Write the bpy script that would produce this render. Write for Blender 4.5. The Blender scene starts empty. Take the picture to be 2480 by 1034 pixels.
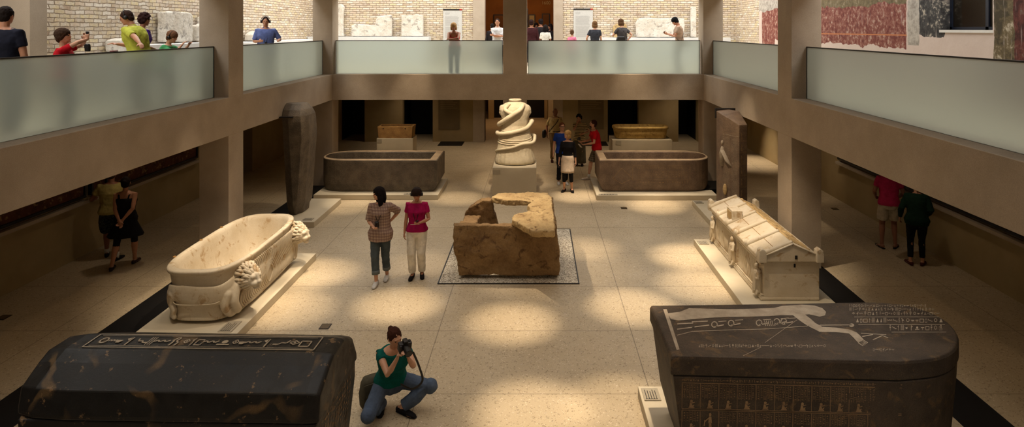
import bpy, math, random
from mathutils import Vector, Matrix, Quaternion, noise as mnoise
PI = math.pi
SC = bpy.context.scene
COL = SC.collection
# camera: level, shifted lens; vanishing point of the court's long axis
F, VPX, VPY, CZ = 1560.0, 1300.0, 70.0, 4.55

def V(*a): return Vector(a)

class MB:
    """collects geometry for ONE mesh object"""
    def __init__(s): s.v = []; s.f = []; s.m = []
    def add(s, vs, fs, mi=0):
        b = len(s.v); s.v += [tuple(p) for p in vs]
        s.f += [tuple(i + b for i in f) for f in fs]; s.m += [mi] * len(fs)
        return s
    def box(s, x0, x1, y0, y1, z0, z1, mi=0):
        return s.add([(x0,y0,z0),(x1,y0,z0),(x1,y1,z0),(x0,y1,z0),(x0,y0,z1),(x1,y0,z1),(x1,y1,z1),(x0,y1,z1)],
              [(0,3,2,1),(4,5,6,7),(0,1,5,4),(1,2,6,5),(2,3,7,6),(3,0,4,7)], mi)
    def prism(s, pts, z0, z1, mi=0):
        n = len(pts)
        a = sum(pts[i][0]*pts[(i+1)%n][1]-pts[(i+1)%n][0]*pts[i][1] for i in range(n))
        if a < 0: pts = pts[::-1]
        vs = [(x,y,z0) for x,y in pts] + [(x,y,z1) for x,y in pts]
        fs = [tuple(range(n))[::-1], tuple(range(n,2*n))] + [(i,(i+1)%n,n+(i+1)%n,n+i) for i in range(n)]
        return s.add(vs, fs, mi)
    def loft(s, rings, cap=True, closed=True, mi=0):
        n = len(rings[0]); vs = [p for r in rings for p in r]; fs = []
        for k in range(len(rings)-1):
            for i in range(n if closed else n-1):
                j = (i+1) % n
                fs.append((k*n+i, k*n+j, (k+1)*n+j, (k+1)*n+i))
        if cap:
            fs.append(tuple(range(n))[::-1]); fs.append(tuple((len(rings)-1)*n+i for i in range(n)))
        return s.add(vs, fs, mi)
    def ell(s, c, r, seg=12, rings=8, R=None, mi=0):
        vs = []; fs = []
        if not hasattr(r, '__len__'): r = (r, r, r)
        for k in range(1, rings):
            t = PI*k/rings
            for i in range(seg):
                a = 2*PI*i/seg
                p = Vector((r[0]*math.sin(t)*math.cos(a), r[1]*math.sin(t)*math.sin(a), r[2]*math.cos(t)))
                vs.append(p)
        vs.append(Vector((0,0,r[2]))); vs.append(Vector((0,0,-r[2])))
        T, B = len(vs)-2, len(vs)-1
        for k in range(rings-2):
            for i in range(seg):
                j = (i+1) % seg
                fs.append((k*seg+i, (k+1)*seg+i, (k+1)*seg+j, k*seg+j))
        for i in range(seg):
            j = (i+1) % seg
            fs.append((T, i, j)); fs.append((B, (rings-2)*seg+j, (rings-2)*seg+i))
        c = Vector(c)
        vs = [(R @ p if R is not None else p) + c for p in vs]
        return s.add(vs, fs, mi)
    def tube(s, pts, rad, seg=10, cap=True, flat=None, up=None, mi=0, round_ends=False):
        """rad: number or list; flat: list of (ra, rb) ellipse radii instead"""
        pts = [Vector(p) for p in pts]; n = len(pts)
        if not hasattr(rad, '__len__'): rad = [rad]*n
        rad = list(rad)
        if round_ends:
            d0 = (pts[0]-pts[1]).normalized(); d1 = (pts[-1]-pts[-2]).normalized()
            def r0(r): return (r[0]+r[1])/2 if hasattr(r,'__len__') else r
            def sc(r,k): return (r[0]*k, r[1]*k) if hasattr(r,'__len__') else r*k
            a, b = rad[0], rad[-1]
            pts = [pts[0]+d0*r0(a)*.92, pts[0]+d0*r0(a)*.6] + pts + [pts[-1]+d1*r0(b)*.6, pts[-1]+d1*r0(b)*.92]
            rad = [sc(a,.35), sc(a,.8)] + rad + [sc(b,.8), sc(b,.35)]; n = len(pts)
        up = Vector(up) if up is not None else None
        rings = []; prev = None
        for i, p in enumerate(pts):
            t = (pts[min(i+1,n-1)] - pts[max(i-1,0)])
            if t.length < 1e-9: t = Vector((0,0,1))
            t.normalize()
            if prev is None:
                u = up if up is not None else (Vector((0,0,1)) if abs(t.z) < .9 else Vector((0,1,0)))
            else: u = prev
            a = u - t*u.dot(t)
            if a.length < 1e-6: a = t.orthogonal()
            a.normalize(); prev = a; b = t.cross(a)
            r = rad[i]
            ra, rb = (r if hasattr(r, '__len__') else (r, r))
            rings.append([p + a*ra*math.cos(2*PI*k/seg) + b*rb*math.sin(2*PI*k/seg) for k in range(seg)])
        return s.loft(rings, cap=cap, mi=mi)
    def xf(s, M):
        s.v = [tuple(M @ Vector(p)) for p in s.v]; return s
    def build(s, name, mats=None, parent=None, smooth=False, loc=None, rz=0):
        me = bpy.data.meshes.new(name); me.from_pydata(s.v, [], s.f)
        if mats is not None:
            for m in (mats if isinstance(mats, (list, tuple)) else [mats]): me.materials.append(m)
        if any(s.m): me.polygons.foreach_set('material_index', s.m)
        if smooth: me.polygons.foreach_set('use_smooth', [True]*len(me.polygons))
        me.update(); me.validate()
        o = bpy.data.objects.new(name, me); COL.objects.link(o)
        if parent is not None: o.parent = parent
        if loc is not None: o.location = loc
        o.rotation_euler.z = rz
        return o

def tag(o, label=None, cat=None, group=None, kind=None):
    if label: o['label'] = label
    if cat: o['category'] = cat
    if group: o['group'] = group
    if kind: o['kind'] = kind
    return o
def thing(name, loc=(0,0,0), label=None, cat=None, group=None, rz=0):
    o = bpy.data.objects.new(name, None); COL.objects.link(o)
    o.location = loc; o.rotation_euler.z = rz; o.empty_display_size = .1
    return tag(o, label, cat, group)
def struct(name, mb, m, parent=None):
    o = mb.build(name, m, parent)
    if parent is None: o['kind'] = 'structure'
    return o
def remesh(o, vox, smooth=2, fac=.5):
    r = o.modifiers.new('remesh', 'REMESH'); r.mode = 'VOXEL'; r.voxel_size = vox; r.use_smooth_shade = True
    if smooth:
        s = o.modifiers.new('smooth', 'SMOOTH'); s.iterations = smooth; s.factor = fac
    return o
def bevel(o, w=.01, seg=2, ang=35):
    b = o.modifiers.new('bevel', 'BEVEL'); b.width = w; b.segments = seg; b.limit_method = 'ANGLE'; b.angle_limit = math.radians(ang)
    return o
def displace(o, strength, scale, kind='CLOUDS', mid=.5, depth=3):
    t = bpy.data.textures.new(o.name+'_relief', kind); t.noise_scale = scale
    if hasattr(t, 'noise_depth'): t.noise_depth = depth
    d = o.modifiers.new('displace', 'DISPLACE'); d.texture = t; d.strength = strength; d.mid_level = mid; d.texture_coords = 'GLOBAL'
    return o
def lerp(a, b, t): return a + (b-a)*t
def resample(pts, n):
    """pts polyline resampled to n points by length"""
    pts = [Vector(p) for p in pts]; L = [0]
    for a, b in zip(pts, pts[1:]): L.append(L[-1]+(b-a).length)
    out = []
    for k in range(n):
        t = L[-1]*k/(n-1); i = 0
        while i < len(L)-2 and L[i+1] < t: i += 1
        out.append(pts[i].lerp(pts[i+1], (t-L[i])/max(1e-9, L[i+1]-L[i])))
    return out
def catmull(pts, k=6, closed=False):
    pts = [Vector(p) for p in pts]; n = len(pts); out = []
    rng = range(n) if closed else range(n-1)
    for i in rng:
        if closed: p0,p1,p2,p3 = pts[i-1],pts[i],pts[(i+1)%n],pts[(i+2)%n]
        else: p0,p1,p2,p3 = pts[max(i-1,0)],pts[i],pts[i+1],pts[min(i+2,n-1)]
        for j in range(k):
            t = j/k
            out.append(.5*((2*p1)+(p2-p0)*t+(2*p0-5*p1+4*p2-p3)*t*t+(3*p1-p0-3*p2+p3)*t**3))
    if not closed: out.append(pts[-1])
    return out

# ---------- materials ----------
def s2l(c):
    c = c/255.0
    return c/12.92 if c <= .04045 else ((c+.055)/1.055)**2.4
def rgb(r, g, b): return (s2l(r), s2l(g), s2l(b), 1)

class NT:
    def __init__(s, name):
        s.mat = bpy.data.materials.new(name); s.mat.use_nodes = True
        s.t = s.mat.node_tree; s.t.nodes.clear()
        s.out = s.t.nodes.new('ShaderNodeOutputMaterial')
        s.L = s.t.links.new
    def n(s, typ, **kw):
        nd = s.t.nodes.new(typ)
        for k, v in kw.items(): setattr(nd, k, v)
        return nd
    def put(s, sock, v):
        if hasattr(v, 'is_linked') or hasattr(v, 'links'): s.L(v, sock)
        elif v is not None: sock.default_value = v
    def math(s, op, a, b=0.0, clamp=False):
        nd = s.n('ShaderNodeMath', operation=op, use_clamp=clamp); s.put(nd.inputs[0], a); s.put(nd.inputs[1], b); return nd.outputs[0]
    def mix(s, f, a, b, mode='MIX'):
        nd = s.n('ShaderNodeMix', data_type='RGBA', blend_type=mode); s.put(nd.inputs[0], f); s.put(nd.inputs[6], a); s.put(nd.inputs[7], b); return nd.outputs[2]
    def noise(s, vec, scale, detail=3, rough=.5, dist=0):
        nd = s.n('ShaderNodeTexNoise'); s.put(nd.inputs['Vector'], vec); nd.inputs['Scale'].default_value = scale
        nd.inputs['Detail'].default_value = detail; nd.inputs['Roughness'].default_value = rough; nd.inputs['Distortion'].default_value = dist
        return nd.outputs[0]
    def noisec(s, vec, scale, detail=3):
        nd = s.n('ShaderNodeTexNoise'); s.put(nd.inputs['Vector'], vec); nd.inputs['Scale'].default_value = scale
        nd.inputs['Detail'].default_value = detail
        return nd.outputs[1]
    def voro(s, vec, scale, out='Distance', feature='F1'):
        nd = s.n('ShaderNodeTexVoronoi', feature=feature); s.put(nd.inputs['Vector'], vec); nd.inputs['Scale'].default_value = scale; return nd.outputs[out]
    def ramp(s, f, stops, interp='LINEAR'):
        nd = s.n('ShaderNodeValToRGB'); s.put(nd.inputs[0], f); cr = nd.color_ramp; cr.interpolation = interp
        while len(cr.elements) < len(stops): cr.elements.new(.5)
        for e, (p, c) in zip(cr.elements, stops):
            e.position = p; e.color = c if hasattr(c, '__len__') else (c, c, c, 1)
        return nd.outputs[0]
    def pos(s): return s.n('ShaderNodeNewGeometry').outputs['Position']
    def obj(s): return s.n('ShaderNodeTexCoord').outputs['Object']
    def sep(s, v):
        nd = s.n('ShaderNodeSeparateXYZ'); s.put(nd.inputs[0], v); return nd.outputs
    def comb(s, x, y, z):
        nd = s.n('ShaderNodeCombineXYZ'); s.put(nd.inputs[0], x); s.put(nd.inputs[1], y); s.put(nd.inputs[2], z); return nd.outputs[0]
    def vmath(s, op, a, b):
        nd = s.n('ShaderNodeVectorMath', operation=op); s.put(nd.inputs[0], a); s.put(nd.inputs[1], b); return nd.outputs[0]
    def bump(s, h, strength=.3, dist=.01):
        nd = s.n('ShaderNodeBump'); s.put(nd.inputs['Height'], h); nd.inputs['Strength'].default_value = strength; nd.inputs['Distance'].default_value = dist
        return nd.outputs[0]
    def bsdf(s, col, rough=.6, normal=None, spec=.3, **kw):
        nd = s.n('ShaderNodeBsdfPrincipled'); s.put(nd.inputs['Base Color'], col); s.put(nd.inputs['Roughness'], rough)
        nd.inputs['Specular IOR Level'].default_value = spec
        if normal is not None: s.L(normal, nd.inputs['Normal'])
        for k, v in kw.items(): s.put(nd.inputs[k.replace('_', ' ')], v)
        s.L(nd.outputs[0], s.out.inputs[0]); return nd

def mottled(name, c1, c2, scale=3, rough=.7, bump=.2, bscale=40, fine=.35, bdist=.01, spec=.3, c3=None, coord='pos'):
    """stone, plaster, cloth: two tones of large mottling, fine grain and relief"""
    t = NT(name); p = t.pos() if coord == 'pos' else t.obj()
    a = t.noise(p, scale, 4, .6); g = t.noise(p, bscale*2.5, 2, .6)
    col = t.mix(t.ramp(a, [(.35, 0), (.68, 1)]), c1, c2)
    if c3 is not None: col = t.mix(t.ramp(t.noise(p, scale*2.3, 5, .65, .6), [(.56, 0), (.66, 1)]), col, c3)
    col = t.mix(fine, col, t.ramp(g, [(.3, .35), (.7, 1.0)]), 'MULTIPLY')
    h = t.noise(p, bscale, 4, .65)
    t.bsdf(col, rough, t.bump(h, bump, bdist), spec); return t.mat
def plain(name, c, rough=.6, spec=.3, **kw):
    t = NT(name); p = t.obj(); col = t.mix(.25, c, t.ramp(t.noise(p, 30, 2), [(.3, .6), (.7, 1.0)]), 'MULTIPLY')
    t.bsdf(col, rough, t.bump(t.noise(p, 60, 2), .1, .003), spec, **kw); return t.mat
# ---------- the court and its gallery ----------
XL, XR, YB = -5.93, 4.83, 18.68        # court faces of the side beams and of the far beam
YN = .35                               # court face of the beam under the camera
CW = .57                               # column thickness
WL, WR, WB = -9.1, 8.04, 26.0          # outer walls
ZG, ZL, ZBB, ZTOP = 3.10, 3.23, 2.49, 5.5
M = {}
def terrazzo(name, c1, c2, c3, joints=False, rough=.45, dark=.5):
    t = NT(name); p = t.pos()
    col = t.mix(t.ramp(t.noise(p, .7, 3), [(.3, 0), (.7, 1)]), c1, c2)
    pw = t.vmath('ADD', p, t.vmath('MULTIPLY', t.noisec(p, 30, 2), (.035, .035, .035))); chips = t.voro(pw, 40, 'Color'); d = t.voro(pw, 44, 'Distance')
    cs = t.sep(chips)
    m1 = t.math('MULTIPLY', t.math('GREATER_THAN', cs[0], .72), t.math('LESS_THAN', d, .42))
    col = t.mix(t.math('MULTIPLY', m1, dark*1.1), col, c3)
    m2 = t.math('MULTIPLY', t.math('LESS_THAN', cs[1], .22), t.math('LESS_THAN', d, .36))
    col = t.mix(t.math('MULTIPLY', m2, .4), col, rgb(250, 240, 220))
    col = t.mix(.3, col, t.ramp(t.noise(p, 95, 2), [(.3, .45), (.65, 1)]), 'MULTIPLY')
    if joints:
        x, y, z = t.sep(p)[:3]
        def line(v, off, step, w):
            f = t.math('FRACT', t.math('DIVIDE', t.math('ADD', v, off), step))
            return t.math('LESS_THAN', t.math('MINIMUM', f, t.math('SUBTRACT', 1.0, f)), w/step)
        j = t.math('MAXIMUM', line(x, 100*2.9+1.48, 2.9, .006), line(y, 1.68*50-8.03, 1.68, .006))
        col = t.mix(t.math('MULTIPLY', j, .55), col, rgb(60, 45, 30))
    t.bsdf(col, t.ramp(t.noise(p, 5, 2), [(.3, rough-.06), (.7, rough+.08)]), t.bump(t.noise(p, 60, 2), .03, .002), .35)
    return t.mat
M['floor'] = terrazzo('court_terrazzo', rgb(198,181,152), rgb(182,165,136), rgb(104,80,54), True)
M['concrete'] = mottled('cast_stone', rgb(186,170,150), rgb(172,156,136), 1.5, .7, .15, 45, .34, .004)
M['plinth'] = mottled('plinth_stone', rgb(205,194,170), rgb(196,184,160), 2, .6, .06, 90, .15, .003)
M['wallpanel'] = mottled('wall_panel_stone', rgb(170,150,112), rgb(156,136,98), 1.2, .7, .06, 60, .2)
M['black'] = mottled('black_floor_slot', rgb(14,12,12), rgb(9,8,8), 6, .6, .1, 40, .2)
M['dark'] = plain('dark_bronze', rgb(30,26,24), .45, .4)
M['ceil'] = mottled('ceiling_plaster', rgb(190,180,165), rgb(180,170,155), 2, .8, .05, 40, .1)
M['white'] = mottled('white_plaster', rgb(225,222,214), rgb(214,210,200), 3, .75, .12, 50, .15)

def brick_nodes(t, axis):
    p = t.pos(); x, y, z = t.sep(p)[:3]
    u = x if axis == 'x' else y
    w = t.sep(t.noisec(p, 5.5, 4))
    u2 = t.math('ADD', u, t.math('MULTIPLY', t.math('SUBTRACT', w[0], .5), .10))
    z2 = t.math('ADD', z, t.math('MULTIPLY', t.math('SUBTRACT', w[1], .5), .055))
    b = t.n('ShaderNodeTexBrick', offset=.5, squash=1.0)
    t.put(b.inputs['Vector'], t.comb(u2, z2, 0.0))
    b.inputs['Color1'].default_value = (0, 0, 0, 1); b.inputs['Color2'].default_value = (1, 1, 1, 1); b.inputs['Mortar'].default_value = (.5, .5, .5, 1)
    b.inputs['Scale'].default_value = 1; b.inputs['Brick Width'].default_value = .27; b.inputs['Row Height'].default_value = .082
    b.inputs['Mortar Size'].default_value = .011; b.inputs['Mortar Smooth'].default_value = .6
    tone = t.sep(b.outputs[0])[0]
    col = t.ramp(tone, [(0, rgb(172,148,126)), (.2, rgb(214,196,166)), (.45, rgb(196,178,154)), (.62, rgb(222,204,160)), (.8, rgb(206,184,162)), (1, rgb(234,226,210))])
    col = t.mix(t.ramp(t.noise(p, 7, 4, .6), [(.45, 0), (.62, .75)]), col, rgb(215,205,190))
    col = t.mix(t.ramp(t.noise(p, 2.6, 4, .7, .5), [(.64, 0), (.72, .4)]), col, rgb(180,130,106))
    col = t.mix(b.outputs[1], col, rgb(150,132,112))
    col = t.mix(.35, col, t.ramp(t.noise(p, 45, 3), [(.3, .55), (.7, 1)]), 'MULTIPLY')
    h = t.math('SUBTRACT', t.math('MULTIPLY', t.noise(p, 28, 3), .4), b.outputs[1])
    return col, h
def brick(name, axis):
    t = NT(name); col, h = brick_nodes(t, axis)
    t.bsdf(col, .9, t.bump(h, .8, .02), .15); return t.mat
M['brick_x'] = brick('old_brick_far', 'x'); M['brick_y'] = brick('old_brick_side', 'y')

def fresco():
    t = NT('weathered_fresco'); p = t.pos(); x, y, z = t.sep(p)[:3]
    bc, bh = brick_nodes(t, 'y')
    w = t.sep(t.noisec(p, 1.6, 5)); w2 = t.sep(t.noisec(p, 7, 4))
    def jit(v, i, a, b): return t.math('ADD', v, t.math('ADD', t.math('MULTIPLY', t.math('SUBTRACT', w[i], .5), a), t.math('MULTIPLY', t.math('SUBTRACT', w2[i], .5), b)))
    ys, zs = jit(y, 0, .12, .06), jit(z, 1, .35, .12)
    yr, zr = jit(y, 2, .7, .25), zs
    def band(v, a, b):
        return t.math('MULTIPLY', t.math('GREATER_THAN', v, a), t.math('LESS_THAN', v, b))
    def both(a, b): return t.math('MULTIPLY', a, b)
    n1 = t.noise(p, 9, 6, .7); n2 = t.noise(p, 3, 5, .7, .4)
    pale = t.mix(n2, rgb(214,198,186), rgb(196,176,164))
    red = t.ramp(n1, [(.3, rgb(92,48,44)), (.45, rgb(120,66,58)), (.56, rgb(146,98,84)), (.66, rgb(188,162,146))])
    olive = t.ramp(n1, [(.3, rgb(82,72,52)), (.6, rgb(122,108,80)), (.75, rgb(190,176,158))])
    blackp = t.ramp(n1, [(.35, rgb(46,44,44)), (.55, rgb(74,72,70)), (.63, rgb(176,166,150))])
    grey = t.ramp(n1, [(.3, rgb(130,122,112)), (.6, rgb(186,178,166))])
    col = pale
    far = band(ys, 14.0, 23.0)
    col = t.mix(both(far, t.math('GREATER_THAN', zs, 4.16)), col, red)
    col = t.mix(both(band(ys, 14.0, 20.0), band(z, 4.40, 4.43)), col, rgb(188,120,80))
    col = t.mix(both(band(ys, 14.0, 20.0), t.math('GREATER_THAN', zs, 5.12)), col, olive)
    col = t.mix(both(band(ys, 20.5, 23.4), t.math('GREATER_THAN', zs, 5.2)), col, grey)
    col = t.mix(both(band(ys, 21.75, 23.0), band(zs, 3.2, 5.2)), col, red)
    col = t.mix(both(band(yr, 12.7, 13.75), t.math('GREATER_THAN', zr, 4.42)), col, blackp)
    col = t.mix(both(band(ys, 13.55, 13.95), t.math('GREATER_THAN', z, 4.2)), col, grey)
    col = t.mix(band(ys, 10.85, 11.33), col, t.ramp(n2, [(.4, rgb(70,62,46)), (.55, rgb(112,98,72)), (.62, rgb(186,174,152))]))
    col = t.mix(band(ys, 10.35, 10.85), col, t.ramp(n2, [(.4, rgb(66,38,34)), (.55, rgb(104,58,50)), (.68, rgb(120,110,98))]))
    col = t.mix(t.math('LESS_THAN', ys, 10.35), col, t.mix(n2, rgb(120,76,66), rgb(190,160,144)))
    drip = t.noise(t.comb(x, t.math('MULTIPLY', y, 6.0), t.math('MULTIPLY', z, .8)), 3, 3)
    col = t.mix(t.ramp(drip, [(.6, 0), (.75, .32)]), col, rgb(206,190,178))
    isb = t.math('GREATER_THAN', ys, 23.3)
    col = t.mix(isb, col, bc)
    h = t.math('ADD', t.math('MULTIPLY', isb, bh), t.math('MULTIPLY', n1, .35))
    t.bsdf(col, .85, t.bump(h, .5, .02), .2); return t.mat
M['fresco'] = fresco()
def frosted():
    t = NT('frosted_green_glass')
    tr = t.n('ShaderNodeBsdfTranslucent'); tr.inputs[0].default_value = rgb(234,240,234)
    rf = t.n('ShaderNodeBsdfRefraction'); rf.inputs['Color'].default_value = rgb(232,238,234); rf.inputs['Roughness'].default_value = .36; rf.inputs['IOR'].default_value = 1.33
    gl = t.n('ShaderNodeBsdfDiffuse'); gl.inputs[0].default_value = rgb(176,182,178)
    m = t.n('ShaderNodeMixShader'); m.inputs[0].default_value = .72; t.L(tr.outputs[0], m.inputs[1]); t.L(rf.outputs[0], m.inputs[2])
    m2 = t.n('ShaderNodeMixShader'); m2.inputs[0].default_value = .12; t.L(m.outputs[0], m2.inputs[1]); t.L(gl.outputs[0], m2.inputs[2])
    t.L(m2.outputs[0], t.out.inputs[0]); return t.mat
M['glass'] = frosted()

# floors
struct('floor', MB().box(WL-.3, WR+.3, -4, 40, -.3, 0), M['floor'])
g = MB(); g.box(WL, XL-CW+.02, -4, WB, 2.8, ZG); g.box(XR+CW-.02, WR, -4, WB, 2.8, ZG)
g.box(XL-CW, XR+CW, YB+.5, WB, 2.8, ZG); g.box(XL-CW, XR+CW, -4, YN-.5, 2.8, ZG); g.box(WL, WR, WB, 34, 2.8, ZG)
struct('floor_gallery', g, M['plinth'])
# beams with the pale coping the glass stands on
def beam(name, x0, x1, y0, y1):
    o = MB().box(x0, x1, y0, y1, ZBB, ZL).build(name, M['concrete']); bevel(o, .008); o['kind'] = 'structure'; return o
beam('beam', XL-CW, XL, YN, YB-.004); beam('beam', XR, XR+CW, YN, YB-.004)
beam('beam', XL-CW, XR+CW, YB, YB+.6); beam('beam', XL-CW, XR+CW, YN-.6, YN-.004)
# columns
def column(x0, x1, y0, y1):
    for z0, z1 in ((0, ZBB+.003), (ZL-.003, ZTOP)):
        o = MB().box(x0, x1, y0, y1, z0, z1).build('column', M['concrete']); bevel(o, .006); o['kind'] = 'structure'
for yy in (5.75, 12.40):
    column(XL-CW, XL-.002, yy, yy+.62)
    column(XR+.002, XR+CW, yy-.18, yy+.52)
column(XL-CW, XL-.002, YB+.004, YB+.58); column(XR+.002, XR+CW, YB+.004, YB+.58)
column(-.98, -.29, YB+.004, YB+.58)
# dark slots in the floor along the beam lines
s = MB()
s.box(XL-CW-.06, XL-.05, YN, YB-.002, .001, .006); s.box(XR+.05, XR+CW+.06, YN, YB-.002, .001, .006)
s.box(XL-CW-.06, XL-.05, YB, YB+.75, .001, .006); s.box(XR+.05, XR+CW+.06, YB, YB+.75, .001, .006)
struct('floor_slot', s, M['black'])
# unseen court ceiling, set low to keep daylight off the court; carries the spotlights
struct('ceiling', MB().box(XL-CW, XR+CW, YN-.6, YB+.6, ZTOP, ZTOP+.25), M['ceil'])
# outer walls: lower storey in cast stone panels, upper storey in old brick
for nm, x0, x1, mt in (('wall_left', WL-.4, WL, 'brick_y'),):
    struct('wall_left', MB().box(x0, x1, -4, WB+.3, ZG, 8.6), M[mt])
struct('wall_lower_left', MB().box(WL-.4, WL, -4, 19.2, 0, ZG).box(WL-.4, WL, 20.6, WB+.3, 0, ZG).box(WL-.4, WL, 19.2, 20.6, 2.7, ZG), M['wallpanel'])
struct('wall_lower_right', MB().box(WR, WR+.4, -4, WB+.3, 0, ZG), M['wallpanel'])
w = MB(); w.box(WR, WR+.4, 12.82, WB+.3, ZG, 8.6).box(WR, WR+.4, -4, 11.36, ZG, 8.6).box(WR, WR+.4, 11.36, 12.82, ZG, 4.53).box(WR, WR+.4, 11.36, 12.82, 7.2, 8.6)
struct('wall_right', w, M['fresco'])
struct('wall_front', MB().box(WL, WR, -4.3, -4, 0, 8.6), M['white'])
DX0, DX1 = -2.10, .68                   # central doorway
w = MB(); w.box(WL, DX0-.47, WB, WB+.3, ZG, 8.6).box(DX1+.37, WR, WB, WB+.3, ZG, 8.6).box(DX0-.47, DX1+.37, WB, WB+.3, 6.6, 8.6)
struct('wall_back', w, M['brick_x'])
def wx(px): return (px-VPX)*WB/F        # a distance along the far wall
# lower far wall: panels between dark doorways
opens = [(822, 883), (975, 1048), (1472, 1547), (1643, 1690)]
w = MB(); x = WL
segs = []
cuts = [(wx(a), wx(b)) for a, b in opens] + [(DX0, DX1)]
cuts.sort()
for a, b in cuts:
    w.box(x, a, WB, WB+.35, 0, ZG); x = b
w.box(x, WR, WB, WB+.35, 0, ZG)
struct('wall_lower_back', w, M['wallpanel'])
# the stone frame round the central doorway, both storeys
f = MB()
for a, b in ((DX0-.47, DX0), (DX1, DX1+.37)):
    f.box(a, b, WB-.06, WB+.42, 0, 2.8).box(a, b, WB-.06, WB+.42, ZG, 6.6)
struct('trim_1', f, M['concrete'])
# dark rooms behind the lower doorways
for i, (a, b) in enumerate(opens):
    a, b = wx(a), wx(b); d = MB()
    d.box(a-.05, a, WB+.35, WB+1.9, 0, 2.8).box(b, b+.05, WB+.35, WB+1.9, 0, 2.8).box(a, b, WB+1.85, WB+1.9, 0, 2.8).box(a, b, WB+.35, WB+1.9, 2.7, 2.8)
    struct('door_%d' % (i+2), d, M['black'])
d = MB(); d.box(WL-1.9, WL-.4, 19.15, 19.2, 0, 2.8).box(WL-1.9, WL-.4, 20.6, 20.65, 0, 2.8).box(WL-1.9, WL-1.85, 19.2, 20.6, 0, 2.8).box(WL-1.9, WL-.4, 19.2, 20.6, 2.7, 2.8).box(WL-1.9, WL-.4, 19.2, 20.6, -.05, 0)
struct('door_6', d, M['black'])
# room beyond the central doorway, upper and lower
M['ochre'] = mottled('ochre_room_wall', rgb(150,96,40), rgb(132,82,34), 1.5, .8, .05, 30, .2)
M['umber'] = mottled('umber_room_wall', rgb(128,100,70), rgb(110,84,58), 1.5, .8, .05, 30, .2)
r = MB(); r.box(-6, -5.8, WB+.3, 34, ZG, 7).box(4.4, 4.6, WB+.3, 34, ZG, 7).box(-5.8, 4.4, 33.8, 34, ZG, 7).box(-5.8, 4.4, WB+.3, 34, 6.8, 7)
struct('wall_upper_room', r, M['ochre'])
r = MB(); r.box(-4, -3.8, WB+1.9, 36, 0, 2.8).box(2.4, 2.6, WB+1.9, 36, 0, 2.8).box(-3.8, 2.4, 35.8, 36, 0, 2.8).box(-4, 2.6, 34, 36, 2.8, 3.1)
r.box(-4, DX0-.47, WB+1.9, WB+1.95, 0, 2.8).box(DX1+.37, 2.6, WB+1.9, WB+1.95, 0, 2.8).box(DX0-.52, DX0-.47, WB+.35, WB+1.95, 0, 2.8).box(DX1+.37, DX1+.42, WB+.35, WB+1.95, 0, 2.8)
struct('wall_lower_room', r, M['umber'])
# black recesses seen through the lower doorway, with pale partitions between them
def dx(px, Y): return (px-VPX)*Y/F
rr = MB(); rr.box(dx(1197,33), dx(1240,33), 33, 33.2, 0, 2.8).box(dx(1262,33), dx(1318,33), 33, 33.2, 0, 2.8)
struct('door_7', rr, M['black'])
rr = MB(); rr.box(dx(1318,33), dx(1326,33), 32.6, 33.2, 0, 2.8).box(dx(1326,33), dx(1358,33), 33, 33.2, 0, 1.35).box(dx(1240,33), dx(1262,33), 32.9, 33.2, 0, 2.8).box(dx(1184,33), dx(1197,33), 32.6, 33.2, 0, 2.8)
struct('wall_partition', rr, M['wallpanel'])
# pilaster on the left brick wall
struct('column_pilaster', MB().box(WL-.02, -8.5, 10.8, 11.18, ZG, 8.6), M['concrete'])
# white bench along the brick walls (top seen over the glass)
M['bench'] = mottled('white_stone_bench', rgb(222,222,220), rgb(210,210,208), 3, .7, .06, 60, .1)
def bench(x0, x1, y0, y1, z1, lab):
    o = MB().box(x0, x1, y0, y1, ZG, z1).build('display_bench', M['bench']); bevel(o, .01)
    tag(o, lab, 'bench', 'white display benches along the gallery walls'); return o
bench(wx(816)-1, wx(1044), WB-.55, WB-.01, 4.24, 'long white bench under the fragments left of the central doorway')
bench(wx(1450), wx(1760), WB-.55, WB-.01, 4.2, 'long white bench under the pale relief right of the central doorway')
bench(WL+.01, WL+.6, 14.1, 17.3, 4.20, 'white bench at the left brick wall below the battle relief')
bench(WL+.01, WL+.6, 18.3, 24.5, 4.16, 'white bench at the left brick wall behind the man in the blue polo')
bench(WL+.01, WL+.75, 12.75, 14.05, 4.05, 'lower white bench at the left brick wall behind the yellow polo')

# dark window high in the fresco wall
M['pane'] = plain('dark_window_glass', rgb(34,28,20), .12, .6)
M['blueframe'] = plain('blue_black_window_frame', rgb(28,34,48), .4, .4)
wf = MB(); y0, y1, z0, z1 = 11.36, 12.82, 4.53, 7.2
wf.box(WR+.18, WR+.26, y0, y0+.06, z0, z1).box(WR+.18, WR+.26, y1-.06, y1, z0, z1).box(WR+.18, WR+.26, y0, y1, z0, z0+.06).box(WR+.18, WR+.26, y0, y1, z1-.06, z1).box(WR+.18, WR+.26, 11.72, 11.80, z0, z1)
wn = struct('window_1', wf, M['blueframe'])
MB().box(WR+.21, WR+.225, y0+.05, y1-.05, z0+.05, z1-.05).build('pane', M['pane'], wn)
MB().box(WR-.02, WR+.2, y0-.02, y1+.02, z0-.05, z0).build('sill', M['white'], wn)
o = MB().box(WR+.4, WR+1.2, 11.2, 13, 4.4, 7.3).build('wall_window_niche', M['black']); o['kind'] = 'structure'

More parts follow.
